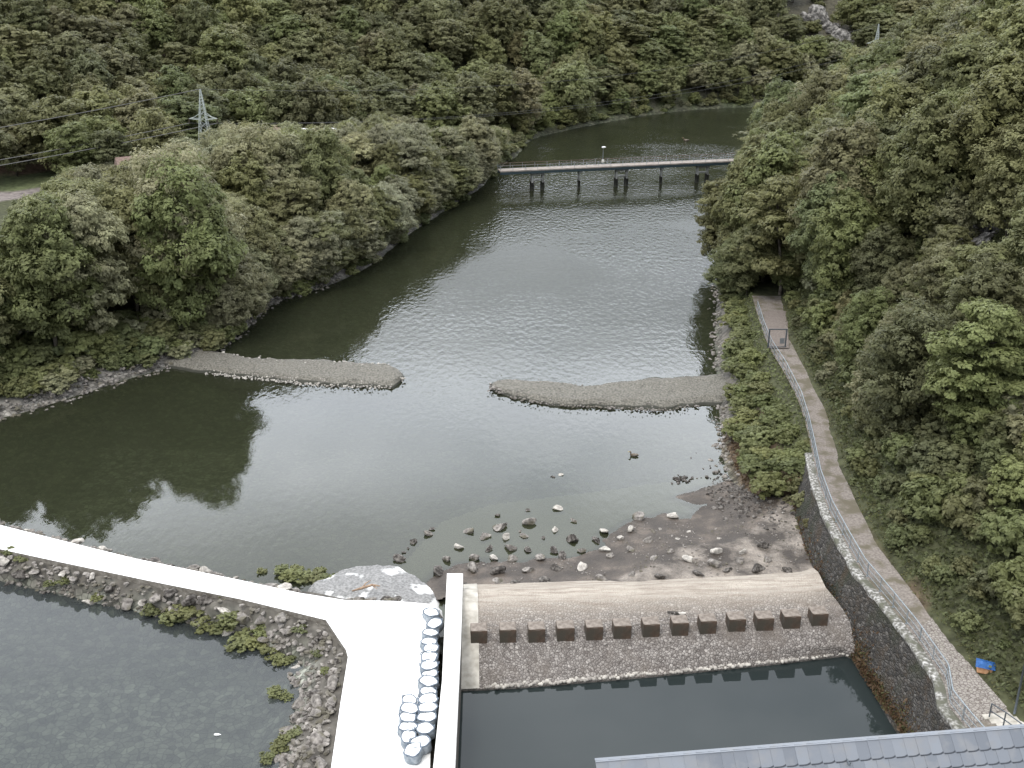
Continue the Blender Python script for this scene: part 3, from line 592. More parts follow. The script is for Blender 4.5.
# rocks standing in the shallows and on the bar: surveyed one by one (x, y, width in px, tone)
RK = [ # back rows, in the water
 (431,529,5,'rock_dark'),(427,534,7,'rock'),(413,542,8,'rock_dark'),(408,548,4,'rock_dark'),(404,552,4,'rock_dark'),(400,560,10,'rock_dark'),
 (497,515,5,'rock_dark'),(527,510,4,'rock_dark'),(557,508,8,'rock_pale'),(531,523,10,'rock'),(470,531,9,'rock'),(499,528,14,'rock'),(574,521,7,'rock'),
 (485,537,9,'rock'),(506,537,9,'rock_pale'),(525,536,7,'rock'),(555,530,8,'rock_pale'),(543,538,4,'rock_dark'),(520,531,4,'rock'),(573,540,14,'rock_dark'),
 (458,547,9,'rock_pale'),(489,549,8,'rock_dark'),(510,548,10,'rock'),(527,550,8,'rock_dark'),(554,550,11,'rock_dark'),(596,540,9,'rock_dark'),
 (447,560,8,'rock'),(475,559,11,'rock'),(493,558,11,'rock_pale'),(512,559,10,'rock'),(540,559,11,'rock'),(562,557,9,'rock_dark'),(582,551,8,'rock'),(605,550,9,'rock_pale'),
 (638,518,13,'rock'),(674,517,11,'rock_pale'),(604,531,8,'rock_pale'),(631,530,8,'rock_pale'),(660,529,5,'rock_pale'),(621,538,7,'rock_pale'),(679,541,7,'rock_pale'),(648,541,9,'rock'),
 (688,532,4,'rock_pale'),(719,540,7,'rock_pale'),(749,537,9,'rock_dark'),(583,567,16,'rock_pale'),(611,556,7,'rock'),(631,550,8,'rock'),(653,559,7,'rock'),(671,552,7,'rock'),
 (689,560,8,'rock_pale'),(696,552,6,'rock'),(718,553,17,'rock_pale'),(743,552,13,'rock_pale'),(764,547,10,'rock_dark'),(715,566,13,'rock'),(740,561,12,'rock'),(727,571,11,'rock_dark'),(758,570,14,'rock_dark'),(788,572,9,'rock_dark'),(767,560,9,'rock'),
 (437,572,17,'rock_dark'),(473,570,15,'rock'),(500,573,15,'rock_dark'),(527,571,13,'rock'),(557,569,13,'rock_dark'),(466,586,9,'rock_dark'),(497,583,14,'rock'),(517,585,11,'rock_dark'),(543,582,14,'rock_dark'),(602,582,12,'rock'),(632,578,16,'rock'),(659,577,12,'rock_dark'),(697,574,12,'rock_dark'),(626,585,14,'rock_pale')]
tone = {'rock_dark': 'dark', 'rock': 'grey brown', 'rock_pale': 'pale'}
RK.sort(key=lambda r: r[1])
rows = [RK[i:i + 13] for i in range(0, len(RK), 13)]
rown = ['in the farthest stone line in the shallows', 'in the second stone line in shallow water', 'in the third stone line at the mud edge', 'in the fourth stone line across the mud', 'in the fifth stone line on the dark mud', 'in the nearest stone line behind the sill', 'on the last stones against the sill crest']
for ri, row in enumerate(rows):
    row.sort()
    for ci, (px, py, wpx, mk) in enumerate(row):
        x, y, _ = G(px, py, .05); zc = y * cp + 45 * sp; s = wpx * zc / F * (.75 if wpx <= 10 else .64)
        X, Y = np.array([x]), np.array([y]); z = max(float(bar_h(X, Y)[0][0]) if bar_h(X, Y)[1][0] else -.03, -.03)
        if z > .1:
            x, y, _ = G(px, py, z + .05)
        big = 'large ' if wpx > 12 else ('small ' if wpx < 7 else '')
        s *= .72 if (wpx > 12 and mk == 'rock_pale') else 1
        rock(x, y, z + s * .22, s, mk, f'{big}{tone[mk]} rock, {ORD[ci]} from left {rown[ri]}', 'rock', 'rocks behind the end sill')
# dark rubble by the right bank
spots = []
for i in range(560):
    a = random.random(); px = random.gauss(742, 22); py = random.gauss(500, 12) + (px - 742) * .45
    if px < 690 + random.random() * 20 or px > 800: continue
    x, y, _ = G(px, py, .1); X, Y = np.array([x]), np.array([y]); z = max(0, float(bar_h(X, Y)[0][0])); spots.append((x, y, z + .0, random.uniform(.08, .22) * (2 if random.random() < .12 else 1)))
rock_mass('rubble', spots, 'rock_dark', 'dark broken rubble heaped at the foot of the right bank', 'rubble')
spots = []
for i in range(26):
    x, y, _ = G(random.gauss(682, 5), random.gauss(479, 2), .05); spots.append((x, y, 0.02, random.uniform(.15, .35)))
rock_mass('rubble', spots, 'rock_dark', 'small dark pile of stones poking out of the river', 'rubble')
for px, py, lb in [(553, 477, 'small dark stone alone in the open river, left of a pair'), (560, 475, 'small pale stone alone in the open river, right of a pair')]:
    x, y, _ = G(px, py, 0); rock(x, y, .02, .28, 'rock_dark' if px < 556 else 'rock_pale', lb, 'rock', None)
# pebbles strewn over the bar
spots = []
for i in range(1700):
    px, py = random.uniform(450, 800), random.uniform(520, 590); x, y, _ = G(px, py, .3); X, Y = np.array([x]), np.array([y]); z, k = bar_h(X, Y)
    if z[0] > .02 and k[0] and vnoise(x, y, 2.0) > .38: spots.append((x, y, float(z[0]) + .01, random.uniform(.03, .12) * (1.8 if random.random() < .15 else 1)))
rock_mass('pebbles', spots, 'rock', 'loose pebbles strewn over the dark gravel bar', 'pebbles')

# riprap: left bank
spots = []
lbv = resample(LB, .5)
for p in lbv:
    if p[1] < 95 or p[1] > 150 or p[0] > -18: continue
    for k in range(7):
        d = random.uniform(-.6, 2.8); dx, dy = random.gauss(0, .4), random.gauss(0, .4)
        # inland direction is up-left
        x, y = p[0] - .35 * d + dx, p[1] + .93 * d + dy
        spots.append((x, y, max(-.1, .42 * max(d, -.2)) + .05, random.uniform(.16, .42)))
rock_mass('riprap', spots, 'rock', 'grey riprap stones along the waterline of the left bank', 'riprap')
spots = []
for p in resample(RB, .5):
    if p[1] < 78 or p[1] > 175: continue
    for k in range(6):
        d = random.uniform(-.5, 1.9); x, y = p[0] + d + random.gauss(0, .3), p[1] + random.gauss(0, .4)
        spots.append((x, y, max(-.1, .3 * d) + .05, random.uniform(.12, .4) * (1.3 if random.random() < .1 else 1)))
rock_mass('riprap', spots, 'rock', 'brown grey stones along the foot of the right bank', 'riprap')
# riprap of the causeway: large stones one by one, fill as a mass
WK = np.vstack([WALK, WALK[:1]]); pos = []
gxx, gyy = rng.uniform(-75, -7.4, 30000), rng.uniform(42, 92, 30000)
dd = dist_pl(gxx, gyy, WK); iw = inside(gxx, gyy, WALK); hz = height(gxx, gyy); pxx, pyy = proj(gxx, gyy, hz)
ok = (~iw) & (dd < 4.9) & (dd > .35) & (hz > -.35) & (pxx > -30) & (pyy < 800) & (gxx < -8.2) & ~((pxx > 300) & (pyy < 600))
cand = list(zip(gxx[ok], gyy[ok], hz[ok], dd[ok], pxx[ok], pyy[ok])); big = []
for c in cand:
    far = c[5] < 525 + (c[4]) * .225 + 12
    if len(big) >= 215: break
    smin = .95 if not far else .8
    if random.random() < .5 + .3 * (c[4] < 250): 
        if all((c[0] - b[0]) ** 2 + (c[1] - b[1]) ** 2 > smin ** 2 for b in big) and (c[3] > .6): big.append(c)
zone = lambda c: ('on the river side of the white walkway' if c[5] < 525 + c[4] * .225 + 12 else ('between the white walkway and the left pool' if c[4] < 245 else 'in the stony corner inside the walkway bend'))
for c in big:
    s = random.uniform(.40, .80) * (.85 if c[4] > 245 else 1); mk = random.choice(['rock', 'rock', 'rock_pale', 'rock_dark', 'rock']); z_ = zone(c)
    rock(c[0], c[1], c[2] + s * .25, s, mk, f'{tone[mk]} riprap boulder {z_}', 'boulder', f'{tone[mk]} boulders {z_}', 'boulder')
spots = [(c[0], c[1], c[2] + .04, random.uniform(.12, .36)) for c in cand[:7500]]
rock_mass('riprap', spots, 'rock', 'small grey stones filling the causeway slopes beside the white walkway', 'riprap')
# stones on the groynes
for gi, (tip, nn, lab) in enumerate([((398, 377), 16, 'light stones heaped on the tip of the left groyne'), ((500, 388), 14, 'ochre stones heaped on the tip of the right groyne'), ((205, 357), 60, 'pale stones where the left groyne meets the bank')]):
    spots = []
    for i in range(nn):
        x, y, _ = G(random.gauss(tip[0], 8 if gi < 2 else 22), random.gauss(tip[1], 2 if gi < 2 else 3.2), .4); spots.append((x, y, .35, random.uniform(.12, .33)))
    if gi == 0:
        for i in range(90):
            t = random.random(); x, y, _ = G(205 + 185 * t, 358 + 6 * t + random.gauss(0, 1), .5); spots.append((x, y, .4, random.uniform(.06, .2)))
    if gi == 1:
        for i in range(50):
            t = random.random(); x, y, _ = G(498 + 100 * t, 386 + 14 * t + random.gauss(0, 4) - 6, .5); spots.append((x, y, .45, random.uniform(.05, .16)))
    if gi < 2:
        ln_ = [(205, 374), (255, 379), (300, 384), (350, 387), (393, 388)] if gi == 0 else [(490, 388), (512, 398), (555, 405), (610, 408), (660, 411), (700, 406)]
        l2_ = [(215, 352), (245, 358), (290, 361), (340, 363), (385, 366)] if gi == 0 else [(490, 384), (512, 381), (560, 385), (600, 388), (640, 381), (700, 378)]
        A_l, B_l = polyline_at([G(*p, .5) for p in ln_], np.linspace(0, 1, 100)), polyline_at([G(*p, .5) for p in l2_], np.linspace(0, 1, 100))
        for k in range(480):
            i_ = random.randrange(100); f_ = random.random(); q2 = A_l[i_] * (1 - f_) + B_l[i_] * f_; spots.append((q2[0], q2[1], .42, random.uniform(.04, .15)))
        for l_, nn_ in ((ln_, 170), (l2_, 60)):
            q_ = polyline_at([G(*p, .1) for p in l_], rng.uniform(0, 1, nn_))
            for k in q_: spots.append((k[0], k[1] + random.gauss(0, .18), .1 + random.uniform(-.05, .12), random.uniform(.08, .26)))
    rock_mass('groyne_stones', spots, 'rock_pale' if gi != 1 else 'rock', lab, 'stones')

# ---------------------------------------------------------------- baffle blocks
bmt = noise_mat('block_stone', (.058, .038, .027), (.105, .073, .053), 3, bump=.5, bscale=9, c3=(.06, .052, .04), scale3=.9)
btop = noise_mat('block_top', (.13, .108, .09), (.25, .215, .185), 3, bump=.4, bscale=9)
BL = [(479, 631.5), (508, 630.5), (537, 630), (566, 628.8), (595, 627.8), (623, 626.5), (652, 625), (681, 623.6), (709, 621.8), (738, 620), (766, 619), (793, 617), (821, 614.5)]
def block():
    bm = bmesh.new(); box(bm, 0, .5, -.6, 1.14, 1.0, 1.25, 0, .04)
    bmesh.ops.subdivide_edges(bm, edges=bm.edges[:], cuts=2, use_grid_fill=True)
    for v in bm.verts: v.co += Vector((random.gauss(0, .010), random.gauss(0, .010), random.gauss(0, .010)))
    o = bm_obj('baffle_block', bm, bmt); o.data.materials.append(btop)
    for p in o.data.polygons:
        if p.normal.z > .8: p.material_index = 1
    return o
b0 = block()
for i, (px, py) in enumerate(BL):
    o = b0 if i == 0 else b0.copy()
    if i: COL.objects.link(o)
    o.location = G(px, py, 2.5); o.rotation_euler = (0, 0, R(3.5) + random.gauss(0, .01)); o.scale = (random.uniform(.96, 1.04), 1, 1)
    pos_ = 'closest to the white wall' if i == 0 else ('at the masonry wall end' if i == 12 else f'{ORD[i]} from the white wall')
    tag(o, f'square brown stone baffle block on the cobbled sill, {pos_}', 'baffle block', 'row of baffle blocks on the sill')

# ---------------------------------------------------------------- bulk bags
bagm = noise_mat('bag_fabric', (.16, .19, .22), (.34, .37, .40), 3, rough=.7, bump=.5, bscale=5, dist=.06)
bagf = noise_mat('bag_sand', (.80, .80, .78), (.88, .88, .86), 3, bump=.2)
bagd = plain_mat('bag_rim', (.13, .16, .20), .7)
def make_bag(seed):
    r = random.Random(seed); root = empty('bulk_bag')
    n = 20; prof = [(.40, 0), (.47, .1), (.50, .32), (.49, .55), (.46, .74), (.455, .80)]
    bm = bmesh.new(); rings = []
    ph = [r.uniform(0, 6.28) for _ in range(4)]
    def rr(a, z): return 1 + .09 * math.sin(4 * a + ph[0]) * (1 if z < .7 else .6) + .05 * math.sin(5 * a + ph[1] + z * 6) + .02 * math.sin(11 * a + ph[2])
    for rd, z in prof: rings.append([bm.verts.new((rd * rr(2 * math.pi * j / n, z) * math.cos(2 * math.pi * j / n), rd * rr(2 * math.pi * j / n, z) * math.sin(2 * math.pi * j / n), z + .02 * math.sin(3 * 2 * math.pi * j / n + ph[3]) * (z > .6))) for j in range(n)])
    for a, b in zip(rings[:-1], rings[1:]):
        for j in range(n): bm.faces.new((a[j], a[(j + 1) % n], b[(j + 1) % n], b[j]))
    bm.faces.new(rings[0][::-1]); bm_obj('bag_body', bm, bagm, root, True)
    bm = bmesh.new(); c = bm.verts.new((0, 0, .86)); mid_, out = [], []
    for j in range(n):
        a = 2 * math.pi * j / n; mid_.append(bm.verts.new((.25 * math.cos(a), .25 * math.sin(a), .84 + r.uniform(-.02, .02)))); out.append(bm.verts.new((.425 * math.cos(a),   .425 * math.sin(a), .79)))
    for j in range(n): bm.faces.new((c, mid_[j], mid_[(j + 1) % n])); bm.faces.new((mid_[j], out[j], out[(j + 1) % n], mid_[(j + 1) % n]))
    bm_obj('white_fill', bm, bagf, root, True)
    bm = bmesh.new(); tube(bm, [(.445 * rr(2 * math.pi * j / n, .8) * math.cos(2 * math.pi * j / n), .445 * rr(2 * math.pi * j / n, .8) * math.sin(2 * math.pi * j / n), .81 + .02 * math.sin(3 * 2 * math.pi * j / n + ph[3])) for j in range(n + 1)], .04, 5, False)
    bm_obj('rim', bm, bagd, root, True)
    for k in range(4):
        a = k * math.pi / 2 + .785; c_, s_ = math.cos(a), math.sin(a); bm = bmesh.new(); tube(bm, [(c_ * .45 - s_ * .1, s_ * .45 + c_ * .1, .76), (c_ * .50 - s_ * .07, s_ * .50 + c_ * .07, .92), (c_ * .50 + s_ * .07, s_ * .50 - c_ * .07, .92), (c_ * .45 + s_ * .1, s_ * .45 - c_ * .1, .76)], .022, 4)
        bm_obj('lifting_loop', bm, bagd, root)
    return root
bags = [make_bag(i) for i in range(3)]; used = [False] * 3
colA = [(431, 612), (435, 623), (430, 632), (429, 641), (431, 649), (430, 657), (429, 665), (430, 673), (428, 681), (428, 690), (428, 699), (427, 708), (427, 717), (426, 728), (421, 742)]
colB = [(409, 699), (409, 708), (408, 717), (408, 726), (409, 735), (414, 750)]
for cn, cl_, ln in (('A', colA, 'long column against the white divider wall'), ('B', colB, 'short column standing on the walkway')):
    for i, (px, py) in enumerate(cl_):
        k = random.randrange(3)
        if not used[k]: o = bags[k]; used[k] = True
        else: o = copy_tree(bags[k])
        zb = ZC + .004; x, y, _ = G(px, py, zb + .6); o.location = (x, y, zb - .02); o.rotation_euler = (random.gauss(0, .05), random.gauss(0, .05), random.uniform(0, 6.28)); s = random.uniform(1.02, 1.28); o.scale = (s * 1.1, s * .92, s * .68)
        w_ = 'farthest in' if i == 0 else ('nearest in' if i == len(cl_) - 1 else f'{ORD[i]} from the far end of')
        tag(o, f'bulk bag {w_} the {ln}', 'bulk bag', 'bulk bags by the divider wall')

# ---------------------------------------------------------------- driftwood, plank, litter
wood = noise_mat('driftwood', (.20, .13, .09), (.36, .26, .18), 5, bump=.4)
bm = bmesh.new(); P0 = [G(352, 591, 1.5), G(362, 588, 1.55), G(372, 585, 1.6), G(380, 586, 1.5)]
tube(bm, P0, [.05, .10, .09, .04], 6); tube(bm, [P0[1], G(366, 583, 1.7), G(371, 580, 1.75)], [.07, .05, .02], 5); tube(bm, [P0[2], G(377, 589, 1.5)], [.06, .02], 5)
o = bm_obj('driftwood', bm, wood, smooth=True); tag(o, 'reddish brown driftwood branch lying on the grey apron', 'branch')
bm = bmesh.new(); a, b = G(668, 613, 2.3), G(685, 614.5, 2.26)
box(bm, (a[0] + b[0]) / 2, (a[1] + b[1]) / 2, 2.36, 1.25, .22, .08, math.atan2(b[1] - a[1], b[0] - a[0]), .01); tube(bm, [(a[0] + .2, a[1] - .1, 2.3), (b[0] + .1, b[1] - .25, 2.32)], .05, 5)
o = bm_obj('wooden_plank', bm, noise_mat('weathered_plank', (.04, .035, .03), (.45, .42, .38), 2, bump=.3, lo=.48, hi=.55)); tag(o, 'short weathered plank lying on the pale crest of the sill', 'plank')
bm = bmesh.new(); tube(bm, [(-.14, 0, .02), (-.1, 0, .02), (.08, 0, .02), (.12, 0, .02), (.15, 0, .02), (.19, 0, .02)], [.03, .06, .06, .04, .02, .022], 8)
o = bm_obj('plastic_bottle', bm, plain_mat('white_plastic', (.8, .8, .8)), smooth=True); o.location = G(217, 735, 0); o.scale = (1.3, 1.3, 1.3); tag(o, 'small white bottle floating on the left pool', 'bottle')

# ---------------------------------------------------------------- ducks
def duck(px, py, rz, label, s=1.0):
    root = empty('duck', G(px, py, 0), rz); bmx = bmesh.new()
    tube(bmx, [(-.30, 0, .10), (-.22, 0, .08), (-.08, 0, .06), (.08, 0, .06), (.18, 0, .09), (.21, 0, .17), (.22, 0, .23), (.24, 0, .27), (.28, 0, .275), (.31, 0, .265)], [.015, .06, .11, .115, .08, .045, .04, .05, .05, .02], 10)
    bm_obj('body', bmx, noise_mat('duck_plumage', (.06, .045, .03), (.20, .16, .12), 12, bump=.1), root, True)
    bmx = bmesh.new(); box(bmx, .345, 0, .262, .08, .04, .018, 0, .004); bm_obj('bill', bmx, plain_mat('bill_yellow', (.45, .34, .08)), root)
    for sy in (-1, 1):
        bmx = bmesh.new(); tube(bmx, [(-.26, sy * .06, .12), (-.12, sy * .095, .11), (.08, sy * .095, .10)], [.01, .035, .03], 6); bm_obj('wing', bmx, noise_mat('duck_wing', (.10, .09, .08), (.30, .28, .25), 12, bump=.1), root, True)
    root.scale = (s, s, s); tag(root, label, 'duck')
duck(634, 456, R(170), 'lone brown duck swimming on the river below the right groyne', 1.5)
duck(686, 141, R(175), 'dark duck swimming on the rippled river beyond the bridge', 2.6)

# ---------------------------------------------------------------- railing on the right-hand walk
rl = polyline_at([(x + .12, y, 4.04) for x, y in smooth_pl(PATH_W[1:18], 0)], np.linspace(0, 1, 400))
seg = np.concatenate([[0], np.cumsum(np.linalg.norm(np.diff(rl, axis=0), axis=1))]); tot = seg[-1]
nP = int(tot / 1.9); rail = empty('guard_rail', tuple(rl[0])); tag(rail, 'long grey steel guard rail winding along the river side of the walk', 'railing')
def at_s(s): return Vector([np.interp(s, seg, rl[:, k]) for k in range(3)])
proto_post = None
for i in range(nP + 1):
    p = at_s(i * tot / nP) - Vector(rl[0])
    if proto_post is None:
        bm = bmesh.new(); tube(bm, [(0, 0, -.1), (0, 0, 1.05)], .033, 6); box(bm, 0, 0, .01, .14, .14, .02); proto_post = o = bm_obj('post', bm, M['galv'], rail)
    else: o = proto_post.copy(); COL.objects.link(o); o.parent = rail
    o.location = p
ptl = [at_s(s) - Vector(rl[0]) for s in np.linspace(0, tot, 260)]
bm = bmesh.new(); tube(bm, [p + Vector((0, 0, 1.08)) for p in ptl], .045, 6); bm_obj('top_rail', bm, M['galv'], rail, True)
for zz in (.18, .62):
    bm = bmesh.new(); tube(bm, [p + Vector((0, 0, zz)) for p in ptl], .024, 5); bm_obj('mid_rail', bm, M['galv'], rail, True)
bm = bmesh.new()
for i in range(int(tot / .22)):
    p = at_s(i * .22) - Vector(rl[0]); 
    if p.y > 45: break
    tube(bm, [p + Vector((0, 0, .18)), p + Vector((0, 0, 1.06))], .009, 3, False)
bm_obj('wire_infill', bm, M['galv'], rail)

# stair landing railing and steps at the near end
st = empty('garden_steps', G(985, 722, 4.0)); SLc = Vector(st.location)
for k in range(5):
    bm = bmesh.new(); c = Vector(G(992 + k * 7, 716 + k * 4, 4.1)) - SLc; box(bm, c.x + .3, c.y, .06 + .0 - k * .02, 1.7, .42, .16, .12, .015); bm_obj('step', bm, M['old_concrete'], st)
tag(st, 'short flight of pale concrete steps at the near end of the walk', 'steps')
sr = empty('stair_railing', G(989, 722, 4.0)); c0 = Vector(sr.location)
pp = [Vector(G(*p, 4.05)) - c0 for p in [(986, 728), (989, 718), (1003, 727), (1018, 738), (1034, 750)]]
for p in pp[1:]:
    bm = bmesh.new(); tube(bm, [p, p + Vector((0, 0, 1.0))], .04, 6); bm_obj('post', bm, M['dark_steel'], sr)
for zz in (.5, 1.0):
    bm = bmesh.new(); tube(bm, [p + Vector((0, 0, zz)) for p in pp[1:]], .035, 6); bm_obj('handrail', bm, M['dark_steel'], sr, True)
tag(sr, 'dark steel stair railing at the near end of the walk', 'railing')
# blue-lidded box at the path edge
gb = empty('grit_bin', G(984, 672, 4.1), R(-20)); bm = bmesh.new(); box(bm, 0, 0, .28, .85, .55, .5, 0, .03); bm_obj('bin_body', bm, noise_mat('orange_box', (.42, .22, .11), (.55, .32, .18), 4), gb)
bm = bmesh.new(); vs = [(-.55, -.38, .50), (.55, -.38, .48), (.62, .38, .56), (-.52, .38, .64), (-.1, 0, .72), (.3, .02, .68)]
vv = [bm.verts.new(v) for v in vs]
for f in [(0, 1, 5, 4), (1, 2, 5), (2, 3, 4, 5), (3, 0, 4)]: bm.faces.new([vv[i] for i in f])
bmesh.ops.solidify(bm, geom=bm.faces[:], thickness=.04)
bm_obj('blue_cover', bm, noise_mat('blue_cover', (.035, .13, .38), (.07, .22, .55), 3, rough=.45, bump=.2), gb); tag(gb, 'orange box under a bright blue cover beside the walk', 'box')
# lamp post
lpz = h1(*G2(1017, 706, 4.6)); lx, ly, _ = G(1016, 706, 4.6); lamp = empty('lamp_post', (lx, ly, 4.2))
bm = bmesh.new(); tube(bm, [(0, 0, -.3), (0, 0, 1.0), (0, 0, 4.55)], [.075, .065, .045], 8); bm_obj('pole', bm, M['dark_steel'], lamp, True)
bm = bmesh.new(); tube(bm, [(0, 0, 4.5), (.0, 0, 4.66), (.08, 0, 4.7)], .03, 6); bm_obj('bracket', bm, M['dark_steel'], lamp)
bm = bmesh.new(); bmesh.ops.create_uvsphere(bm, u_segments=14, v_segments=8, radius=1, matrix=Matrix.Translation((.05, 0, 4.72)) @ Matrix.Diagonal((.34, .2, .1, 1))); bm_obj('lamp_head', bm, plain_mat('lamp_grey', (.6, .62, .63), .4), lamp, True)
tag(lamp, 'slim dark lamp post with pale oval head beside the steps', 'street lamp')

# gate in the walk, with its sign
gt = empty('walk_gate', G(768, 348, 4.05)); g0 = Vector(gt.location); gw = Vector(G(785, 348, 4.05)) - g0
for q in (Vector((0, 0, 0)), gw):
    bm = bmesh.new(); box(bm, q.x, q.y, 1.1, .14, .14, 2.2, 0, .01); bm_obj('post', bm, M['dark_steel'], gt)
bm = bmesh.new(); box(bm, gw.x / 2, gw.y / 2, 2.14, gw.length, .1, .1, math.atan2(gw.y, gw.x)); bm_obj('top_bar', bm, M['dark_steel'], gt)
bm = bmesh.new(); box(bm, gw.x / 2, gw.y / 2, .12, gw.length, .08, .08, math.atan2(gw.y, gw.x)); bm_obj('bottom_bar', bm, M['dark_steel'], gt)
bm = bmesh.new(); box(bm, gw.x * .78, gw.y * .78 - .08, .85, .5, .04, .62, 0, .01); bm_obj('notice_plate', bm, plain_mat('plate_grey', (.16, .17, .18)), gt)
tag(gt, 'open dark frame gate across the far end of the walk', 'gate')
o = loft('walk_deck', [[(*G2(764, 311, 4.14), 4.14), (*G2(787, 311, 4.14), 4.14)], [(*G2(768, 348, 4.14), 4.14), (*G2(789, 348, 4.14), 4.14)]], noise_mat('deck_planks', (.15, .125, .11), (.21, .18, .16), 5, bump=.3), 12, 20, 0); tag(o, kind='structure')

# ---------------------------------------------------------------- footbridge
DECK = 4.2
A_ = Vector(G(499, 170, DECK)); B_ = Vector(G(760, 158.5, DECK)); dirb = (B_ - A_); LBm = dirb.length; ang = math.atan2(dirb.y, dirb.x)
br = empty('footbridge', (A_.x, A_.y, 0), ang); tag(br, 'long low footbridge with pale deck and thin railings across the river', 'bridge')
pink = noise_mat('pink_fascia', (.19, .165, .145), (.30, .265, .235), 1.2, bump=.1); blu = plain_mat('blue_steel', (.028, .045, .052), .5, .1)
pier_m = noise_mat('pier_concrete', (.20, .20, .185), (.36, .36, .34), 1.5, bump=.2); dark_m = noise_mat('dark_pile', (.035, .035, .03), (.07, .07, .06), 2)
bm = bmesh.new(); box(bm, LBm / 2, 0, DECK - .12, LBm, 2.4, .24, 0, .02); bm_obj('deck', bm, pink, br)
for sy in (-1, 1):
    bm = bmesh.new(); box(bm, LBm / 2, sy * 1.1, DECK - .24 - .25, LBm, .22, .5); bm_obj('girder', bm, blu, br)
for sy in (-1, 1):
    r_ = empty('railing', (0, sy * 1.14, DECK)); r_.parent = br
    bm = bmesh.new(); tube(bm, [(0, 0, 1.05), (LBm, 0, 1.05)], .035, 5); bm_obj('handrail', bm, plain_mat('rust_rail', (.16, .11, .09)), r_)
    bm = bmesh.new(); tube(bm, [(0, 0, .5), (LBm, 0, .5)], .02, 5); bm_obj('handrail', bm, M['galv'], r_)
    n = int(LBm / 2.4); p0 = None
    for i in range(n + 1):
        if p0 is None: bm = bmesh.new(); box(bm, 0, 0, .52, .06, .06, 1.04); p0 = o = bm_obj('post', bm, M['galv'], r_)
        else: o = p0.copy(); COL.objects.link(o); o.parent = r_
        o.location = (i * LBm / n, 0, 0)
inv = Matrix.Rotation(-ang, 4, 'Z')
for i, (px, py, two) in enumerate([(537, 190, 1), (579, 187, 0), (621, 187, 1), (661, 186, 0), (702, 184, 1)]):
    # pier foot stands where the bridge line crosses that column
    t = 0
    best = min(np.linspace(0, LBm, 800), key=lambda s: abs(proj(*(A_ + dirb.normalized() * s)[:2], 1.5)[0] - px))
    pr = empty('pier', (best, 0, 0)); pr.parent = br
    xs_ = (-1.05, 1.05) if two else (0,)
    for sx_ in xs_:
        bm = bmesh.new(); tube(bm, [(sx_, 0, -3), (sx_, 0, 1.7)], .42 if two else .3, 10); bm_obj('pile', bm, dark_m, pr, True)
        bm = bmesh.new(); box(bm, sx_, 0, (1.5 + DECK - .85) / 2, .34 if two else .26, .9, DECK - .85 - 1.5, 0, .02); bm_obj('column', bm, pier_m, pr)
    if two:
        bm = bmesh.new(); box(bm, 0, 0, 2.0, 1.8, .5, .28, 0, .02); box(bm, 0, 0, DECK - .98, 2.6, 1.6, .26, 0, .02); bm_obj('crossbeam', bm, pier_m, pr)
        for k in (-1, 1):
            bm = bmesh.new(); tube(bm, [(k * .8, 0, DECK - 1.1), (0, 0, DECK - 1.6)], .07, 5); bm_obj('brace', bm, pier_m, pr)
    else:
        bm = bmesh.new(); box(bm, 0, 0, DECK - .98, .6, 1.8, .26, 0, .02); bm_obj('crossbeam', bm, pier_m, pr)
s_l = min(np.linspace(0, LBm, 800), key=lambda s: abs(proj(*(A_ + dirb.normalized() * s)[:2], DECK)[0] - 603))
bp = A_ + dirb.normalized() * s_l
bl = empty('bridge_lamp', (bp.x, bp.y + 1.0, DECK), ang); bm = bmesh.new(); tube(bm, [(0, 0, 0), (0, 0, 3.3)], [.06, .04], 7); bm_obj('pole', bm, M['galv'], bl)
bm = bmesh.new(); bmesh.ops.create_uvsphere(bm, u_segments=10, v_segments=6, radius=.3, matrix=Matrix.Translation((.1, 0, 3.35)) @ Matrix.Diagonal((1.5, .8, .55, 1))); bm_obj('lamp_head', bm, plain_mat('lamp_white', (.82, .82, .82)), bl, True)
bm = bmesh.new(); box(bm, .0, -.1, .7, .5, .12, .5, 0, .02); bm_obj('notice_plate', bm, plain_mat('sign_white', (.75, .75, .7)), bl)
tag(bl, 'small white-headed lamp standing on the footbridge', 'street lamp')

# ---------------------------------------------------------------- slate roof in the near right corner
RZ = 29.0
ra = Vector(G(600, 761, RZ)); rb = Vector(G(1110, 720, RZ)); rdv = (rb - ra); rlen = rdv.length; rang = math.atan2(rdv.y, rdv.x)
house = empty('slate_roofed_gatehouse', (ra.x, ra.y, RZ), rang)
tag(house, 'blue grey slate roof with scalloped slates at the near right corner', 'building')
slm, N_, L_, P_ = new_mat('slate'); ge = N_.new('ShaderNodeNewGeometry'); rr_ = N_.new('ShaderNodeValToRGB')
rr_.color_ramp.elements[0].color = (.11, .122, .143, 1); rr_.color_ramp.elements[1].color = (.17, .185, .21, 1); L_.new(ge.outputs['Random Per Island'], rr_.inputs[0])
tcc = N_.new('ShaderNodeTexCoord'); nn_ = N_.new('ShaderNodeTexNoise'); nn_.inputs['Scale'].default_value = 3; nn_.inputs['Detail'].default_value = 6; L_.new(tcc.outputs['Object'], nn_.inputs['Vector'])
r4 = N_.new('ShaderNodeValToRGB'); r4.color_ramp.elements[0].position = .5; r4.color_ramp.elements[1].position = .75; L_.new(nn_.outputs[0], r4.inputs[0])
mx_ = N_.new('ShaderNodeMixRGB'); mx_.inputs[2].default_value = (.17, .175, .185, 1); L_.new(r4.outputs[0], mx_.inputs[0]); L_.new(rr_.outputs[0], mx_.inputs[1]); L_.new(mx_.outputs[0], P_.inputs['Base Color']); P_.inputs['Roughness'].default_value = .45
slope = R(38)
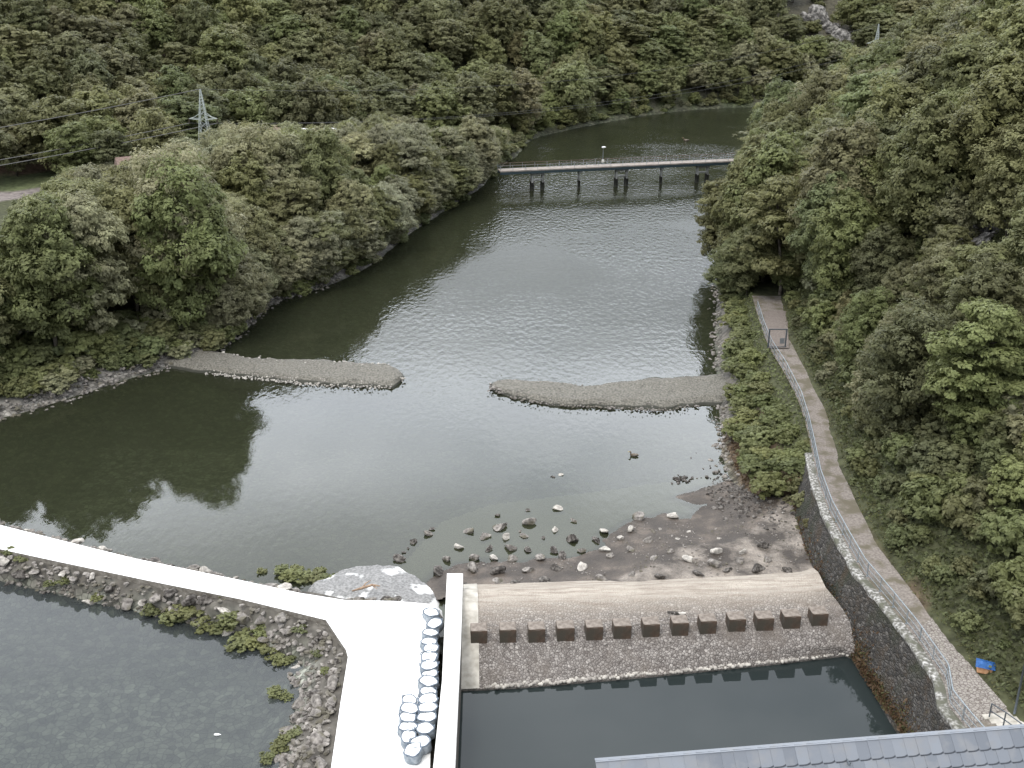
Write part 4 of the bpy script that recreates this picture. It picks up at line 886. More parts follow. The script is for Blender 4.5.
def slate_sheet(nc, nr, pw_, ph_, x0, ox=0, dz=0):
    bm = bmesh.new()
    for r_ in range(nr):
        for c_ in range(nc):
            x = x0 + c_ * pw_ + r_ * pw_ * .35 % pw_ + ox; s0 = r_ * ph_ + ox
            pts = []
            Hh = ph_ * 1.45; Wd = pw_ * 1.35
            # outline: straight top, lower edge swung in an arc to the right
            pts += [(0, 0), (Wd, 0)]
            for k in range(7):
                a = -math.pi / 2 * (k / 6); pts.append((Wd - pw_ * .85 + pw_ * .85 * math.cos(a), Hh * .45 + Hh * .55 * -math.sin(a)))
            pts.append((0, Hh))
            lift0, lift1 = .004, .022 + .004 * random.random()
            tj = random.uniform(-.006, .006)
            vs = []
            for u, v in pts:
                X_ = x + u; S_ = s0 + v; up = dz + lift0 + (lift1 - lift0) * (v / Hh) + (.012 if u < Wd * .5 else 0) * 0 + (c_ % 3) * .002 + (Wd - u) / Wd * .010
                vs.append(bm.verts.new((X_, -S_ * math.cos(slope) - up * math.sin(slope) * -1 * 0, -S_ * math.sin(slope) + up)))
            if bm.faces: pass
            bm.faces.new(vs[::-1])
    bmesh.ops.recalc_face_normals(bm, faces=bm.faces[:])
    for f in bm.faces:
        if f.normal.z < 0: f.normal_flip()
    r = bmesh.ops.extrude_face_region(bm, geom=bm.faces[:])
    for v in r['geom']:
        if isinstance(v, bmesh.types.BMVert): v.co.z += .008
    return bm
bm = slate_sheet(int(rlen / .27) + 2, 12, .27, .30, -.1); bm_obj('roof_slates', bm, slm, house)
bm = slate_sheet(int(rlen / .27) + 2, 12, .27, .30, -.1, .022, -.003); bm_obj('slate_shadow_edges', bm, plain_mat('slate_shadow_edge', (.035, .04, .05)), house)  # dark offset copies of the slates: edge thickness plus painted shadow lines
bm = bmesh.new(); box(bm, rlen / 2, .02, .0, rlen + .2, .12, .03, 0); o = bm_obj('ridge_edge', bm, slm, house)
bm = bmesh.new()   # body of the roof under the slates, with the far slope and the hip at the left
D3 = 4.0; zz = -D3 * math.tan(slope)
v = [bm.verts.new(c) for c in [(-.02, -.02, -.03), (rlen, -.02, -.03), (rlen, -D3, zz - .03), (-1.6, -D3, zz - .03), (rlen, .45, zz - .03), (-.3, .45, zz - .03)]]
for f in [(0, 1, 2, 3), (1, 0, 5, 4), (0, 3, 5), (3, 2, 4, 5), (1, 4, 2)]: bm.faces.new([v[i] for i in f])
bmesh.ops.recalc_face_normals(bm, faces=bm.faces[:]); bm_obj('roof_body', bm, plain_mat('dark_slate', (.07, .08, .10)), house)
bm = bmesh.new(); box(bm, rlen / 2, -1.7, zz - 6, rlen - 1, D3 - .6, 12); bm_obj('wall', bm, noise_mat('quarry_stone', (.16, .14, .12), (.3, .27, .24), 2), house)
for xx_, rw in ((3.2, 1.25), (7.5, .9), (10.5, 1.1), (5.3, .5)):
    bm = bmesh.new(); p = Vector((xx_, -rw * math.cos(slope), -rw * math.sin(slope))); tube(bm, [p + Vector((0, .1, .1)), p + Vector((0, -.05, .06)), p + Vector((0, -.1, .1)), p + Vector((0, -.08, .16))], .018, 5); bm_obj('roof_hook', bm, M['dark_steel'], house)

# ---------------------------------------------------------------- pylons and lines
def pylon(name, x, y, z0, Ht, wbase, arm, label):
    root = empty(name, (x, y, z0)); steel = plain_mat('pylon_steel', (.42, .46, .44), .5, .2); 
    def wd(h): return wbase * (1 - h / Ht) ** .9 * .5 + .06
    for sx_ in (-1, 1):
        for sy_ in (-1, 1):
            bm = bmesh.new(); tube(bm, [(sx_ * wd(h), sy_ * wd(h), h) for h in np.linspace(0, Ht, 6)], .07, 4); bm_obj('leg', bm, steel, root)
    bm = bmesh.new(); hs = [0]; 
    while hs[-1] < Ht - .6: hs.append(hs[-1] + max(.5, wd(hs[-1]) * 1.6))
    for a, b in zip(hs[:-1], hs[1:]):
        b = min(b, Ht); wa, wb_ = wd(a), wd(b)
        for q in ((1, 1, -1, 1), (-1, 1, 1, 1), (1, -1, -1, -1), (-1, -1, 1, -1), (1, 1, 1, -1), (1, -1, 1, 1), (-1, 1, -1, -1), (-1, -1, -1, 1)):
            tube(bm, [(q[0] * wa, q[1] * wa, a), (q[2] * wb_, q[3] * wb_, b)], .032, 3, False)
    bm_obj('lattice', bm, steel, root)
    ha = Ht - 5.3; bm = bmesh.new(); w_ = wd(ha)
    for sx_ in (-1, 1):
        for sy_ in (-1, 1):
            tube(bm, [(sx_ * w_, sy_ * w_, ha + .9), (sx_ * arm * .6, sy_ * .15, ha + .3), (sx_ * arm, 0, ha)], .05, 4); tube(bm, [(sx_ * w_, sy_ * w_, ha - .1), (sx_ * arm, 0, ha)], .05, 4)
        for k in range(4):
            t = k / 4; tube(bm, [(sx_ * (w_ + (arm - w_) * t), w_ * (1 - t), ha), (sx_ * (w_ + (arm - w_) * (t + .2)), -w_ * (1 - t), ha + .3 * (1 - t))], .03, 3, False)
    bm_obj('crossarm', bm, steel, root)
    for sx_ in (-1, 1):
        bm = bmesh.new(); tube(bm, [(sx_ * arm, 0, ha), (sx_ * arm, 0, ha - .8)], [.1, .07], 6); bm_obj('insulator', bm, plain_mat('insulator', (.08, .06, .05), .3), root)
    tag(root, label, 'pylon'); return root, Vector((x, y, z0)), ha
py_x, py_y, _ = G(203, 128, 11); py_y0 = 205; py_x0 = (203 - 512) / F * (py_y0 * cp + (45 - 15) * sp)
ztop = 45 - py_y0 * math.tan(R(PITCH) - math.atan((384 - 89) / F))
r1, p1, ha1 = pylon('lattice_pylon', py_x0, py_y0, 2.8, ztop - 2.8, 3.2, 2.6, 'pale lattice pylon rising behind the riverside trees')
y2 = 330; x2 = (882 - 512) / F * (y2 * cp + (45 - 30) * sp); zt2 = 45 - y2 * math.tan(R(PITCH) - math.atan((384 - 24) / F)); z2 = zt2 - 24
r2, p2, ha2 = pylon('lattice_pylon', x2, y2, z2, 24, 3.4, 2.8, 'faint grey lattice pylon among the trees by the rock face')
wirem = plain_mat('wire', (.12, .12, .12), .5, .3)
def wire(a, b, sag, label, rad=.035):
    bm = bmesh.new(); a, b = Vector(a), Vector(b); tube(bm, [a + (b - a) * t + Vector((0, 0, -4 * sag * t * (1 - t))) for t in np.linspace(0, 1, 40)], rad, 4)
    o = bm_obj('power_line', bm, wirem); tag(o, label, 'power line')
PL3 = Vector((-175, 150, 6))
for (dx, hh1, hh2, nm) in ((0, ztop - 2.8, 24, 'top'), (-2.6, ha1 - .8, ha2 - .8, 'left lower'), (2.6, ha1 - .8, ha2 - .8, 'right lower')):
    wire(p1 + Vector((dx, 0, hh1)), p2 + Vector((dx, 0, hh2)), 6, f'thin {nm} wire running from the pale pylon to the right', .02)
    e = PL3 + Vector((dx * 1.2, 0, 3.5 if dx == 0 else -1.5)); wire(p1 + Vector((dx, 0, hh1)), e, 2.5, f'thin {nm} wire running from the pale pylon to the left', .06)

# ---------------------------------------------------------------- houses half hidden behind the riverside trees
def small_house(px, py, y, w_, d_, hw, hr, rz, label, wc):
    x = (px - 512) / F * (y * cp + 40 * sp); root = empty('small_house', (x, y, 2.8), rz)
    bm = bmesh.new(); box(bm, 0, 0, hw / 2, w_, d_, hw); 
    bm_obj('wall', bm, noise_mat('render_wall', tuple(c * .9 for c in wc), wc, 1, bump=.1), root)
    bm = bmesh.new(); e = .4
    v = [bm.verts.new(c) for c in [(-w_ / 2 - e, -d_ / 2 - e, hw - .05), (w_ / 2 + e, -d_ / 2 - e, hw - .05), (w_ / 2 + e, 0, hw + hr), (-w_ / 2 - e, 0, hw + hr), (w_ / 2 + e, d_ / 2 + e, hw - .05), (-w_ / 2 - e, d_ / 2 + e, hw - .05)]]
    for f in [(0, 1, 2, 3), (3, 2, 4, 5), (0, 3, 5), (1, 4, 2), (0, 5, 4, 1)]: bm.faces.new([v[i] for i in f])
    rf = bm_obj('roof', bm, noise_mat('red_tiles', (.15, .10, .085), (.22, .16, .135), 2.5, bump=.3), root)
    bm = bmesh.new(); box(bm, w_ * .2, .6, hw + hr * .9, .6, .6, 1.2); bm_obj('chimney', bm, noise_mat('brick_chimney', (.2, .12, .1), (.3, .2, .16), 4), rf)
    for k in (-1, 1):
        bm = bmesh.new(); box(bm, k * w_ * .25, -d_ / 2 - .02, hw * .55, 1.1, .08, 1.2); f = bm_obj('window', bm, plain_mat('window_frame', (.75, .75, .74)), root)
        bm = bmesh.new(); box(bm, k * w_ * .25, -d_ / 2 - .07, hw * .55, .9, .03, 1.0); bm_obj('pane', bm, plain_mat('window_glass', (.03, .04, .05), .1), f)
    bm = bmesh.new(); box(bm, 0, -d_ / 2 - .02, 1.05, 1.0, .08, 2.1); bm_obj('door', bm, plain_mat('door_brown', (.12, .08, .05)), root)
    tag(root, label, 'house'); return root
HOUSES = [(150, 150, 186, 9, 7, 5.5, 3.2, .5, 'house with brownish red roof glimpsed left of the pylon', (.45, .55, .60)), (268, 130, 222, 9, 7, 4.6, 3.0, .1, 'house with brownish red roof glimpsed right of the pylon', (.5, .56, .60))]
for h in HOUSES: small_house(*h)

hx = empty('flat_roofed_hut', ((318 - 512) / F * (222 * cp + 36 * sp), 222, 2.8), .05)
bm = bmesh.new(); box(bm, 0, 0, 3.3, 7, 5, 6.6); bm_obj('wall', bm, noise_mat('hut_wall', (.4, .42, .43), (.5, .52, .53), 1), hx)
bm = bmesh.new(); box(bm, 0, 0, 6.85, 7.6, 5.6, .5, 0, .05); bm_obj('roof', bm, plain_mat('white_roof', (.8, .8, .8)), hx)
bm = bmesh.new(); box(bm, 1.5, -2.52, 4.6, 1.6, .08, 1.2); bm_obj('window', bm, plain_mat('hut_glass', (.04, .05, .06), .1), hx)
bm = bmesh.new(); box(bm, -1.6, -2.52, 1.05, 1.1, .08, 2.1); bm_obj('door', bm, plain_mat('hut_door', (.15, .12, .1)), hx)
tag(hx, 'white flat roof of a hut showing just above the riverside trees', 'hut')

# ---------------------------------------------------------------- foliage
def leaves(C, Nn, size, r, elong=1.9):
    """leaf quads: centres, facing directions, sizes"""
    n = len(C); Nn = Nn / np.linalg.norm(Nn, axis=1, keepdims=True)
    t = r.normal(size=(n, 3)); t -= (t * Nn).sum(1, keepdims=True) * Nn; t /= np.linalg.norm(t, axis=1, keepdims=True)
    b = np.cross(Nn, t); s = size[:, None]
    V = np.stack([C - t * s * elong * .5, C + b * s * .5 + t * s * .1, C + t * s * elong * .5 - Nn * s * .15, C - b * s * .5 + t * s * .1], 1).reshape(-1, 3)
    Fc = np.arange(4 * n).reshape(-1, 4); return V, Fc
def quads_mesh(name, V, Fc, mat):
    me = bpy.data.meshes.new(name); me.vertices.add(len(V)); me.vertices.foreach_set('co', np.ascontiguousarray(V, np.float32).ravel())
    me.loops.add(Fc.size); me.loops.foreach_set('vertex_index', Fc.ravel().astype(np.int32)); me.polygons.add(len(Fc))
    me.polygons.foreach_set('loop_start', np.arange(0, Fc.size, 4, dtype=np.int32)); me.polygons.foreach_set('loop_total', np.full(len(Fc), 4, np.int32))
    me.update(); me.validate(); me.materials.append(mat); return me
def sph(r, n, up=.0):
    d = r.normal(size=(n, 3)); d[:, 2] += up; return d / np.linalg.norm(d, axis=1, keepdims=True)
def crown_data(seed, Rr, z0, z1, nlobe, nspray, nleaf, leaf, tiers=False, flat=.8):
    """crown = lobes > sprays > leaves; uneven outline, gaps between the lobes"""
    r = np.random.default_rng(seed); cz = (z0 + z1) / 2; hz = (z1 - z0) / 2; P, Q, lob = [], [], []
    k = 0
    while len(lob) < nlobe:
        d = sph(r, 1, .25)[0]; rad = r.uniform(.45, .82); prof = 1.0 if d[2] < 0 else (1 - .25 * d[2])
        c = np.array([d[0] * Rr * rad * prof, d[1] * Rr * rad * prof, cz + d[2] * hz * rad]); lr = Rr * r.uniform(.26, .44)
        k += 1
        if k < 400 and any(np.linalg.norm(c - l[0]) < .55 * (lr + l[1]) * .8 for l in lob): continue
        lob.append((c, lr))
    for c, lr in lob:
        ax = np.array([1, 1, (.5 if tiers else flat)]) * r.uniform(.85, 1.15, 3)
        d = sph(r, nspray, .35); sc = c + d * ax * lr * r.uniform(.72, 1.12, (nspray, 1))
        sr = lr * r.uniform(.22, .40, nspray)
        for i in range(nspray):
            e = sph(r, nleaf, .3); f = .45 if tiers else .75
            pc = sc[i] + e * sr[i] * np.array([1, 1, f]) * r.uniform(.3, 1.1, (nleaf, 1))
            P.append(pc); Q.append(d[i] * .75 + e * .30 + r.normal(size=(nleaf, 3)) * .24 + np.array([0, 0, .40]))
    P = np.vstack(P); Q = np.vstack(Q); return P, Q, leaf * r.uniform(.6, 1.35, len(P)), lob, r
def make_tree(name, seed, H, Rr, base, nlobe, nspray, nleaf, leaf, tiers=False):
    root = empty(name); P, Q, S, lob, r = crown_data(seed, Rr, base * H, H, nlobe, nspray, nleaf, leaf, tiers)
    V, Fc = leaves(P, Q, S, r); o = bpy.data.objects.new('crown', quads_mesh('crown', V, Fc, M['leaf'])); COL.objects.link(o); o.parent = root
    bm = bmesh.new(); tr = H * .014
    top = np.array([r.normal() * .3, r.normal() * .3, H * .8]); mids = [np.array([0, 0, -.6]), np.array([.05, 0, H * .2]), top * .55 + [.2, .1, H * .04], top]
    tube(bm, mids, [tr * 1.4, tr, tr * .65, tr * .2], 7)
    for c, lr in lob[:12]:
        z = max(H * .12, min(c[2] - lr * .9, H * .65)); st_ = mids[1] + (mids[3] - mids[1]) * max(0, (z - H * .2) / (H * .6)); mid_ = (st_ + c) / 2 + [0, 0, -lr * .2]
        tube(bm, [st_, mid_, c], [tr * .45, tr * .28, tr * .08], 5)
    bm_obj('trunk', bm, M['bark'], root, True); root['H'] = H; root['Rr'] = Rr; return root
# kinds
near_k = [make_tree('riverside_tree', 10 + i, 10, 3.1 + .25 * (i % 3), .04, 36, 40, 30, .125, tiers=(i in (1, 4))) for i in range(6)]
far_k = [make_tree('hillside_tree', 40 + i, 10, 3.9 + .3 * (i % 2), .06, 26, 30, 20, .20, tiers=(i == 2)) for i in range(5)]
def make_shrub(name, seed, n1, n2, n3, leaf):
    P, Q, S, lob, r = crown_data(seed, 1.0, -.15, 1.25, n1, n2, n3, leaf); V, Fc = leaves(P, Q, S, r)
    o = bpy.data.objects.new(name, quads_mesh(name, V, Fc, M['leaf'])); COL.objects.link(o); return o
shr_k = [make_shrub('shrub', 70 + i, 15, 22, 22, .078) for i in range(5)]
weed_k = [make_shrub('weed_patch', 90 + i, 9, 14, 12, .11) for i in range(3)]
first = {id(k): True for k in near_k + far_k + shr_k + weed_k}
def put(k, name, x, y, z, sxy, sz, color, label, cat, group):
    if first[id(k)]: o = k; first[id(k)] = False
    else: o = copy_tree(k)
    o.name = name; o.location = (x, y, z); o.rotation_euler = (random.gauss(0, .04), random.gauss(0, .04), random.uniform(0, 6.28)); o.scale = (sxy, sxy, sz)
    v = random.uniform(.92, 1.3); c = (color[0] * v * random.uniform(.96, 1.03), color[1] * v, color[2] * v * random.uniform(.92, 1.08), 1); o.color = c
    for ch in o.children: ch.color = c
    for k_ in ('H', 'Rr'):
        if k_ in o: del o[k_]
    tag(o, label, cat, group); return o
OLIVE, WILLOW, GREEN, DARK, BROWN, LIGHT = (.176, .178, .084), (.244, .242, .145), (.158, .176, .078), (.140, .144, .072), (.172, .164, .086), (.196, .208, .092)
tonew = {OLIVE: 'olive', WILLOW: 'pale grey green', GREEN: 'fresh green', DARK: 'dark green', BROWN: 'brownish', LIGHT: 'yellowish green'}
def scatter(x0, x1, y0, y1, sp_):
    out = []
    for i, x in enumerate(np.arange(x0, x1, sp_)):
        for j, y in enumerate(np.arange(y0, y1, sp_)): out.append((x + (j % 2) * sp_ / 2 + random.uniform(-.36, .36) * sp_, y + random.uniform(-.36, .36) * sp_))
    return np.array(out)
SKY_X = [-200, 0, 20, 40, 60, 100, 130, 147, 160, 175, 190, 200, 212, 230, 245, 262, 275, 300, 318, 335, 380, 412, 430, 445, 480, 540]
SKY_Y = [255, 245, 215, 190, 172, 160, 158, 158, 152, 142, 132, 128, 137, 120, 122, 129, 122, 124, 126, 122, 115, 117, 130, 126, 124, 134]
EDG_Y = [100, 140, 165, 185, 200, 222, 245, 262, 275, 290, 308, 335, 352, 372, 420]; EDG_X = [525, 520, 515, 500, 482, 442, 408, 392, 388, 345, 318, 292, 240, 150, 10]
# --- trees of the left bank
pts = scatter(-115, 8, 100, 290, 6.0); dl = dist_pl(pts[:, 0], pts[:, 1], LB); ok = (~inside(pts[:, 0], pts[:, 1], RIVER)) & (dl > 1.6) & (~inside(pts[:, 0], pts[:, 1], HILL)) & (dl < 62)
n_l = 0; cand = []
dhl = dist_pl(pts[:, 0], pts[:, 1], HF)
def occl_ok(x, y, r_, z0, H):
    """keep the pylon and the houses as open to view as in the photo"""
    for q in [(p1.x, p1.y, 5)] + [((h[0] - 512) / F * (h[2] * cp + 40 * sp), h[2], 7) for h in HOUSES]:
        if math.hypot(x - q[0], y - q[1]) < q[2] + r_ * .5: return False
    return True
for (x, y), k, d, dh_ in zip(pts, ok, dl, dhl):
    if not k or (x < -62 and dh_ < 24): continue
    z = h1(x, y); H = random.uniform(12, 21) if d < 30 else random.uniform(13, 19)
    if d < 7: H = random.uniform(10, 15)
    if y < 136 and d < 16: H = random.uniform(17, 24)
    if y < 122 and d < 3.5: continue
    px, py = proj(x, y, z + H * .5)
    if px < -70 or px > 560: continue
    # lower the crown until it stays under the tree line of the photo
    while H > 4 and proj(x, y, z + H)[1] < np.interp(px, SKY_X, SKY_Y) + random.uniform(-6, 3): H -= .4
    R_ = min(H * .34, 6.4) * random.uniform(.8, 1.05) if H > 8 else H * .42
    if H < 4.5: continue
    zc = y * cp + (45 - z) * sp; rp_ = R_ * F / zc
    pyb = proj(x, y, z + R_ * .8)[1]
    if px + rp_ * .92 > np.interp(pyb, EDG_Y, EDG_X) + 4:
        if d < 9: R_ *= .7; rp_ *= .7
        if px + rp_ * .9 > np.interp(pyb, EDG_Y, EDG_X) + 16 or pyb > 370: continue
    if not occl_ok(x, y, R_, z, H): continue
    cand.append((x, y, z, H, R_, px, py, d))
def pick_left(px, py):
    t = random.random()
    if px > 330: return WILLOW if t < .72 else (OLIVE if t < .92 else GREEN)
    if px > 200: return WILLOW if t < .55 else (OLIVE if t < .75 else (LIGHT if t < .86 else GREEN))
    return OLIVE if t < .38 else (GREEN if t < .58 else (WILLOW if t < .84 else (BROWN if t < .9 else LIGHT)))
shore_n = {}
cand.sort(key=lambda c: c[5])
for x, y, z, H, R_, px, py, d in cand:
    k = random.choice(near_k); c = pick_left(px, py)
    z_ = 'above the bridge end' if px > 440 else ('between the bridge and the left groyne' if px > 300 else ('below the pylon' if px > 165 else 'at the left edge of the valley'))
    row_ = 'at the water edge' if d < 11 else 'in the riverside wood'
    put(k, 'riverside_tree', x, y, z - .2, R_ / 3.35, H / 10, c, f'{tonew[c]} tree {row_} {z_}', 'tree', f'{tonew[c]} trees {row_} {z_}')
for p in resample(LB, 5.6):
    if not (126 < p[1] < 222 and p[0] < 0): continue
    x, y = p[0] - .75 * 1.6 + random.gauss(0, .5), p[1] + .62 * 1.6 + random.gauss(0, .5); H = random.uniform(8, 11.5); R_ = random.uniform(3.4, 4.4); z = max(.3, h1(x, y))
    for _ in range(8):
        q_ = proj(x, y, z + R_ * .8); rp_ = R_ * F / (y * cp + 44 * sp)
        if q_[0] + rp_ * .85 > np.interp(q_[1], EDG_Y, EDG_X) + 12: x -= .5; y += .35
    c = random.choice([WILLOW, WILLOW, WILLOW, OLIVE]); z_ = 'between the bridge and the left groyne' if p[0] > -24 else 'just beyond the left groyne'
    put(random.choice(near_k), 'riverside_willow', x, y, max(.3, h1(x, y)) - .4, R_ / 3.35, H / 10, c, f'{tonew[c]} willow overhanging the water {z_}', 'tree', f'{tonew[c]} willows overhanging the water {z_}')
# --- low shrubs at the foot of the left bank
cnt = 0
for p in resample(LB, 2.1):
    if p[1] < 96 or p[1] > 330 or p[0] > 75: continue
    for d in ((2.2,) if p[1] > 232 else (1.3, 3.2, 5.6, 8.5) if p[1] > 118 else (2.7, 4.6, 7.2, 10.5)):
        x, y = p[0] - .4 * d + random.gauss(0, .7), p[1] + .92 * d + random.gauss(0, .7)
        if inside(np.array([x]), np.array([y]), RIVER)[0]: continue
        s = random.uniform(1.1, 2.0) * (1.5 if d > 7 else (1.2 if d > 4 else 1)); c = random.choice([OLIVE, GREEN, LIGHT, GREEN, WILLOW]); cnt += 1
        put(random.choice(shr_k), 'shrub', x, y, h1(x, y) - .15, s, s * random.uniform(.6, .95), c, f'{tonew[c]} shrub above the stones of the left bank', 'shrub', f'{tonew[c]} shrubs above the stones of the left bank')
# --- forest of the far hillside
pts = scatter(-210, 300, 150, 420, 8.1); inh = inside(pts[:, 0], pts[:, 1], HILL); dh = dist_pl(pts[:, 0], pts[:, 1], HF); inr = inside(pts[:, 0], pts[:, 1], RIVER)
hill = []
OUT = [(-1, -1)]
for (x, y), i_, d, r_ in zip(pts, inh, dh, inr):
    if r_ or d > 72: continue
    if not i_:
        if d > 24 or dist_pl(np.array([x]), np.array([y]), LB)[0] < 2.5 or x > 640: continue
        q_ = proj(x, y, 3)
        if (q_[0] < 50 and d > 8) or y > 352 or not occl_ok(x, y, 5, 3, 9): continue
    z = h1(x, y); H = random.uniform(10.5, 16.5); px, py = proj(x, y, z + H * .6)
    if px < -60 or px > 1090 or py < -22: continue
    if abs(px - 812) < 24 + (py - 30) * .4 and 8 < py < 58 and abs(py - 30 - (px - 825) * .8) < 22: continue     # rock face
    if math.hypot(px - 603, py - 42) < 14 and random.random() < .8: continue
    if math.hypot(px - 280, py - 58) < 14 and random.random() < .5: continue
    if 796 < px < 852:
        while H > 3 and proj(x, y, z + H * 1.15)[1] < 26 + (px - 800) * .55 + 14 and proj(x, y, z)[1] > 4: H -= .5
        if H <= 5 and proj(x, y, z)[1] < 62: continue
    if x > 40 and x < x2 + 40 and math.hypot(x - x2, y - y2) < 7: continue
    hill.append((x, y, z, H, px, py, d))
hill.sort(key=lambda c: -c[5])
for p in resample(LB, 4.6):
    if not (p[1] > 238 and p[0] < 110): continue
    for dd_, hh_ in ((3.0, 5.5), (6.0, 8), (11, 11)):
        x, y = p[0] - dd_ * .45 + random.gauss(0, 1.2), p[1] + dd_ * .9 + random.gauss(0, 1.2)
        if inside(np.array([x]), np.array([y]), RIVER)[0] or dist_pl(np.array([x]), np.array([y]), LB)[0] < 1.8: continue
        H = hh_ * random.uniform(.75, 1.35); z = h1(x, y); q_ = proj(x, y, z + H)
        while H > 3 and q_[0] < 520 and q_[1] < np.interp(q_[0], SKY_X, SKY_Y) - 4: H -= .5; q_ = proj(x, y, z + H)
        hill.append((x, y, z, H * 1.2, q_[0], q_[1], 5))
print('hill candidates', len(hill))
for x, y, z, H, px, py, d in hill:
    t = random.random()
    if d < 9 and px > 420: c = LIGHT if t < .25 else (OLIVE if t < .6 else (WILLOW if t < .75 else GREEN)); H *= random.uniform(.55, .9)
    else: c = DARK if t < .42 else (OLIVE if t < .70 else (BROWN if t < .82 else (GREEN if t < .93 else LIGHT)))
    s = random.uniform(.85, 1.2)
    z_ = 'left of the pylon' if px < 200 else ('right of the pylon' if px < 420 else ('above the river bend' if px < 620 else ('behind the bridge' if px < 780 else 'around the grey rock face')))
    r_ = 'at the foot of' if d < 14 else ('halfway up' if d < 40 else 'high on')
    put(random.choice(far_k), 'riverbend_tree' if (d < 14 and px > 420) else 'hillside_tree', x, y, z - .3, s * min(1.6, H / 9), H / 10, c, f'{tonew[c]} tree {r_} the far slope {z_}', 'tree', f'{tonew[c]} trees {r_} the far slope {z_}')
# --- forest of the right slope
REY = [90, 110, 135, 160, 185, 205, 230, 262, 290, 312, 330]; REX = [724, 722, 730, 737, 728, 722, 712, 704, 708, 728, 790]
pts = scatter(24, 140, 78, 290, 5.4); inh = inside(pts[:, 0], pts[:, 1], RHILL); dp = dist_pl(pts[:, 0], pts[:, 1], PATH_EE); inr = inside(pts[:, 0], pts[:, 1], RIVER); drr = dist_pl(pts[:, 0], pts[:, 1], RB)
nr = 0
def prune_open(px0, py0, px1, py1): pass
for (x, y), i_, d, r_, dw_ in zip(pts, inh, dp, inr, drr):
    if r_ or d > 75: continue
    if not i_ and y < 130: continue
    if i_ and (d < 3.2): continue
    if not i_ and dw_ < .8: continue
    if x < 38 and y > 118 and y < 128 and d < 4.5: continue
    z = h1(x, y); 
    if y < 118 and d < (2.6 if 70 < y < 100 else 5): continue
    H = random.uniform(13, 20) if y > 112 else random.uniform(6, 10) + max(0, d - 8) * .35
    if y > 225: H = random.uniform(10, 15)
    if 70 < y < 100 and d < 11: H = random.uniform(9, 13)
    H = min(H, 19); px, py = proj(x, y, z + H * .5)
    if px > 1110 or px < 690: continue
    R_ = H * random.uniform(.30, .36); zc = y * cp + (45 - z) * sp; rp_ = R_ * F / zc
    lim = min(np.interp(proj(x, y, z + H * q)[1], REY, REX) for q in (.35, .5, .7, .9)) if False else max(np.interp(proj(x, y, z + H * q)[1], REY, REX) for q in (.3, .5, .7))
    if px - rp_ * .95 < lim - 3: 
        R_ *= .72; rp_ *= .72
        if px - rp_ * .95 < lim - (2 if y > 180 else 10): continue
    # keep the near end of the walk open
    bot = proj(x - R_ * .8, y - R_ * .3, z + 2)
    if bot[1] > 300 and bot[0] < np.interp(bot[1], [300, 330, 360, 394, 430, 475, 520, 560, 600, 640], [792, 792, 800, 818, 832, 846, 868, 895, 925, 955]) + 6: continue
    if abs(px - 985) < 30 and abs(py - 225) < 40 and y < 135: continue
    c = random.choices([OLIVE, DARK, GREEN, BROWN, LIGHT, WILLOW], [.3, .22, .2, .14, .10, .04])[0]
    if not i_ and dw_ < 4: H *= .62
    if 724 < px < 770 and py < 240: c = random.choice([OLIVE, LIGHT, OLIVE])
    z_ = 'near the bridge end' if y > 190 else ('above the gate' if y > 130 else 'above the walk')
    r2_ = 'at the foot of' if d < 12 else ('halfway up' if d < 30 else 'high on'); nr += 1
    put(random.choice(near_k), 'slope_tree', x, y, z - .3, R_ / 3.35, H / 10, c, f'{tonew[c]} tree {r2_} the right slope {z_}', 'tree', f'{tonew[c]} trees {r2_} the right slope {z_}')
for (x, y, H, R_, c, lb) in [(30.5, 141, 18, 4.6, OLIVE, 'tall olive tree leaning over the river at the end of the walk'), (36.5, 140, 15, 4.2, OLIVE, 'olive tree closing the far end of the walk behind the gate'), (42, 133, 13, 4.0, DARK, 'dark tree just right of the gate on the walk'),
    (34.5, 131.5, 6, 2.4, GREEN, 'small green tree beside the far end of the walk'), (31, 155, 15, 4.6, OLIVE, 'olive tree overhanging the right waterline below the bridge'), (38, 172, 13, 4.4, GREEN, 'green tree overhanging the right waterline nearer the bridge'), (45, 192, 13, 4.2, LIGHT, 'yellowish tree at the right waterline close to the bridge')]:
    put(random.choice(near_k), 'slope_tree', x, y, h1(x, y) - .2 + (1.2 if H > 14 and y < 142 else 0), R_ / 3.35, H / 10, c, lb, 'tree', None)
for (x, y, H, R_, c, lb) in [(-7.5, 214, 14, 5, WILLOW, 'pale willow hiding the left end of the footbridge'), (-12, 203, 14, 5, WILLOW, 'pale willow on the left bank just before the footbridge'), (-17, 190, 13, 5, OLIVE, 'olive tree overhanging the left waterline before the bridge')]:
    put(random.choice(near_k), 'riverside_tree', x, y, h1(x, y) - .2, R_ / 3.35, H / 10, c, lb, 'tree', None)
print('right trees', nr, 'left', len(cand), 'hill', len(hill))
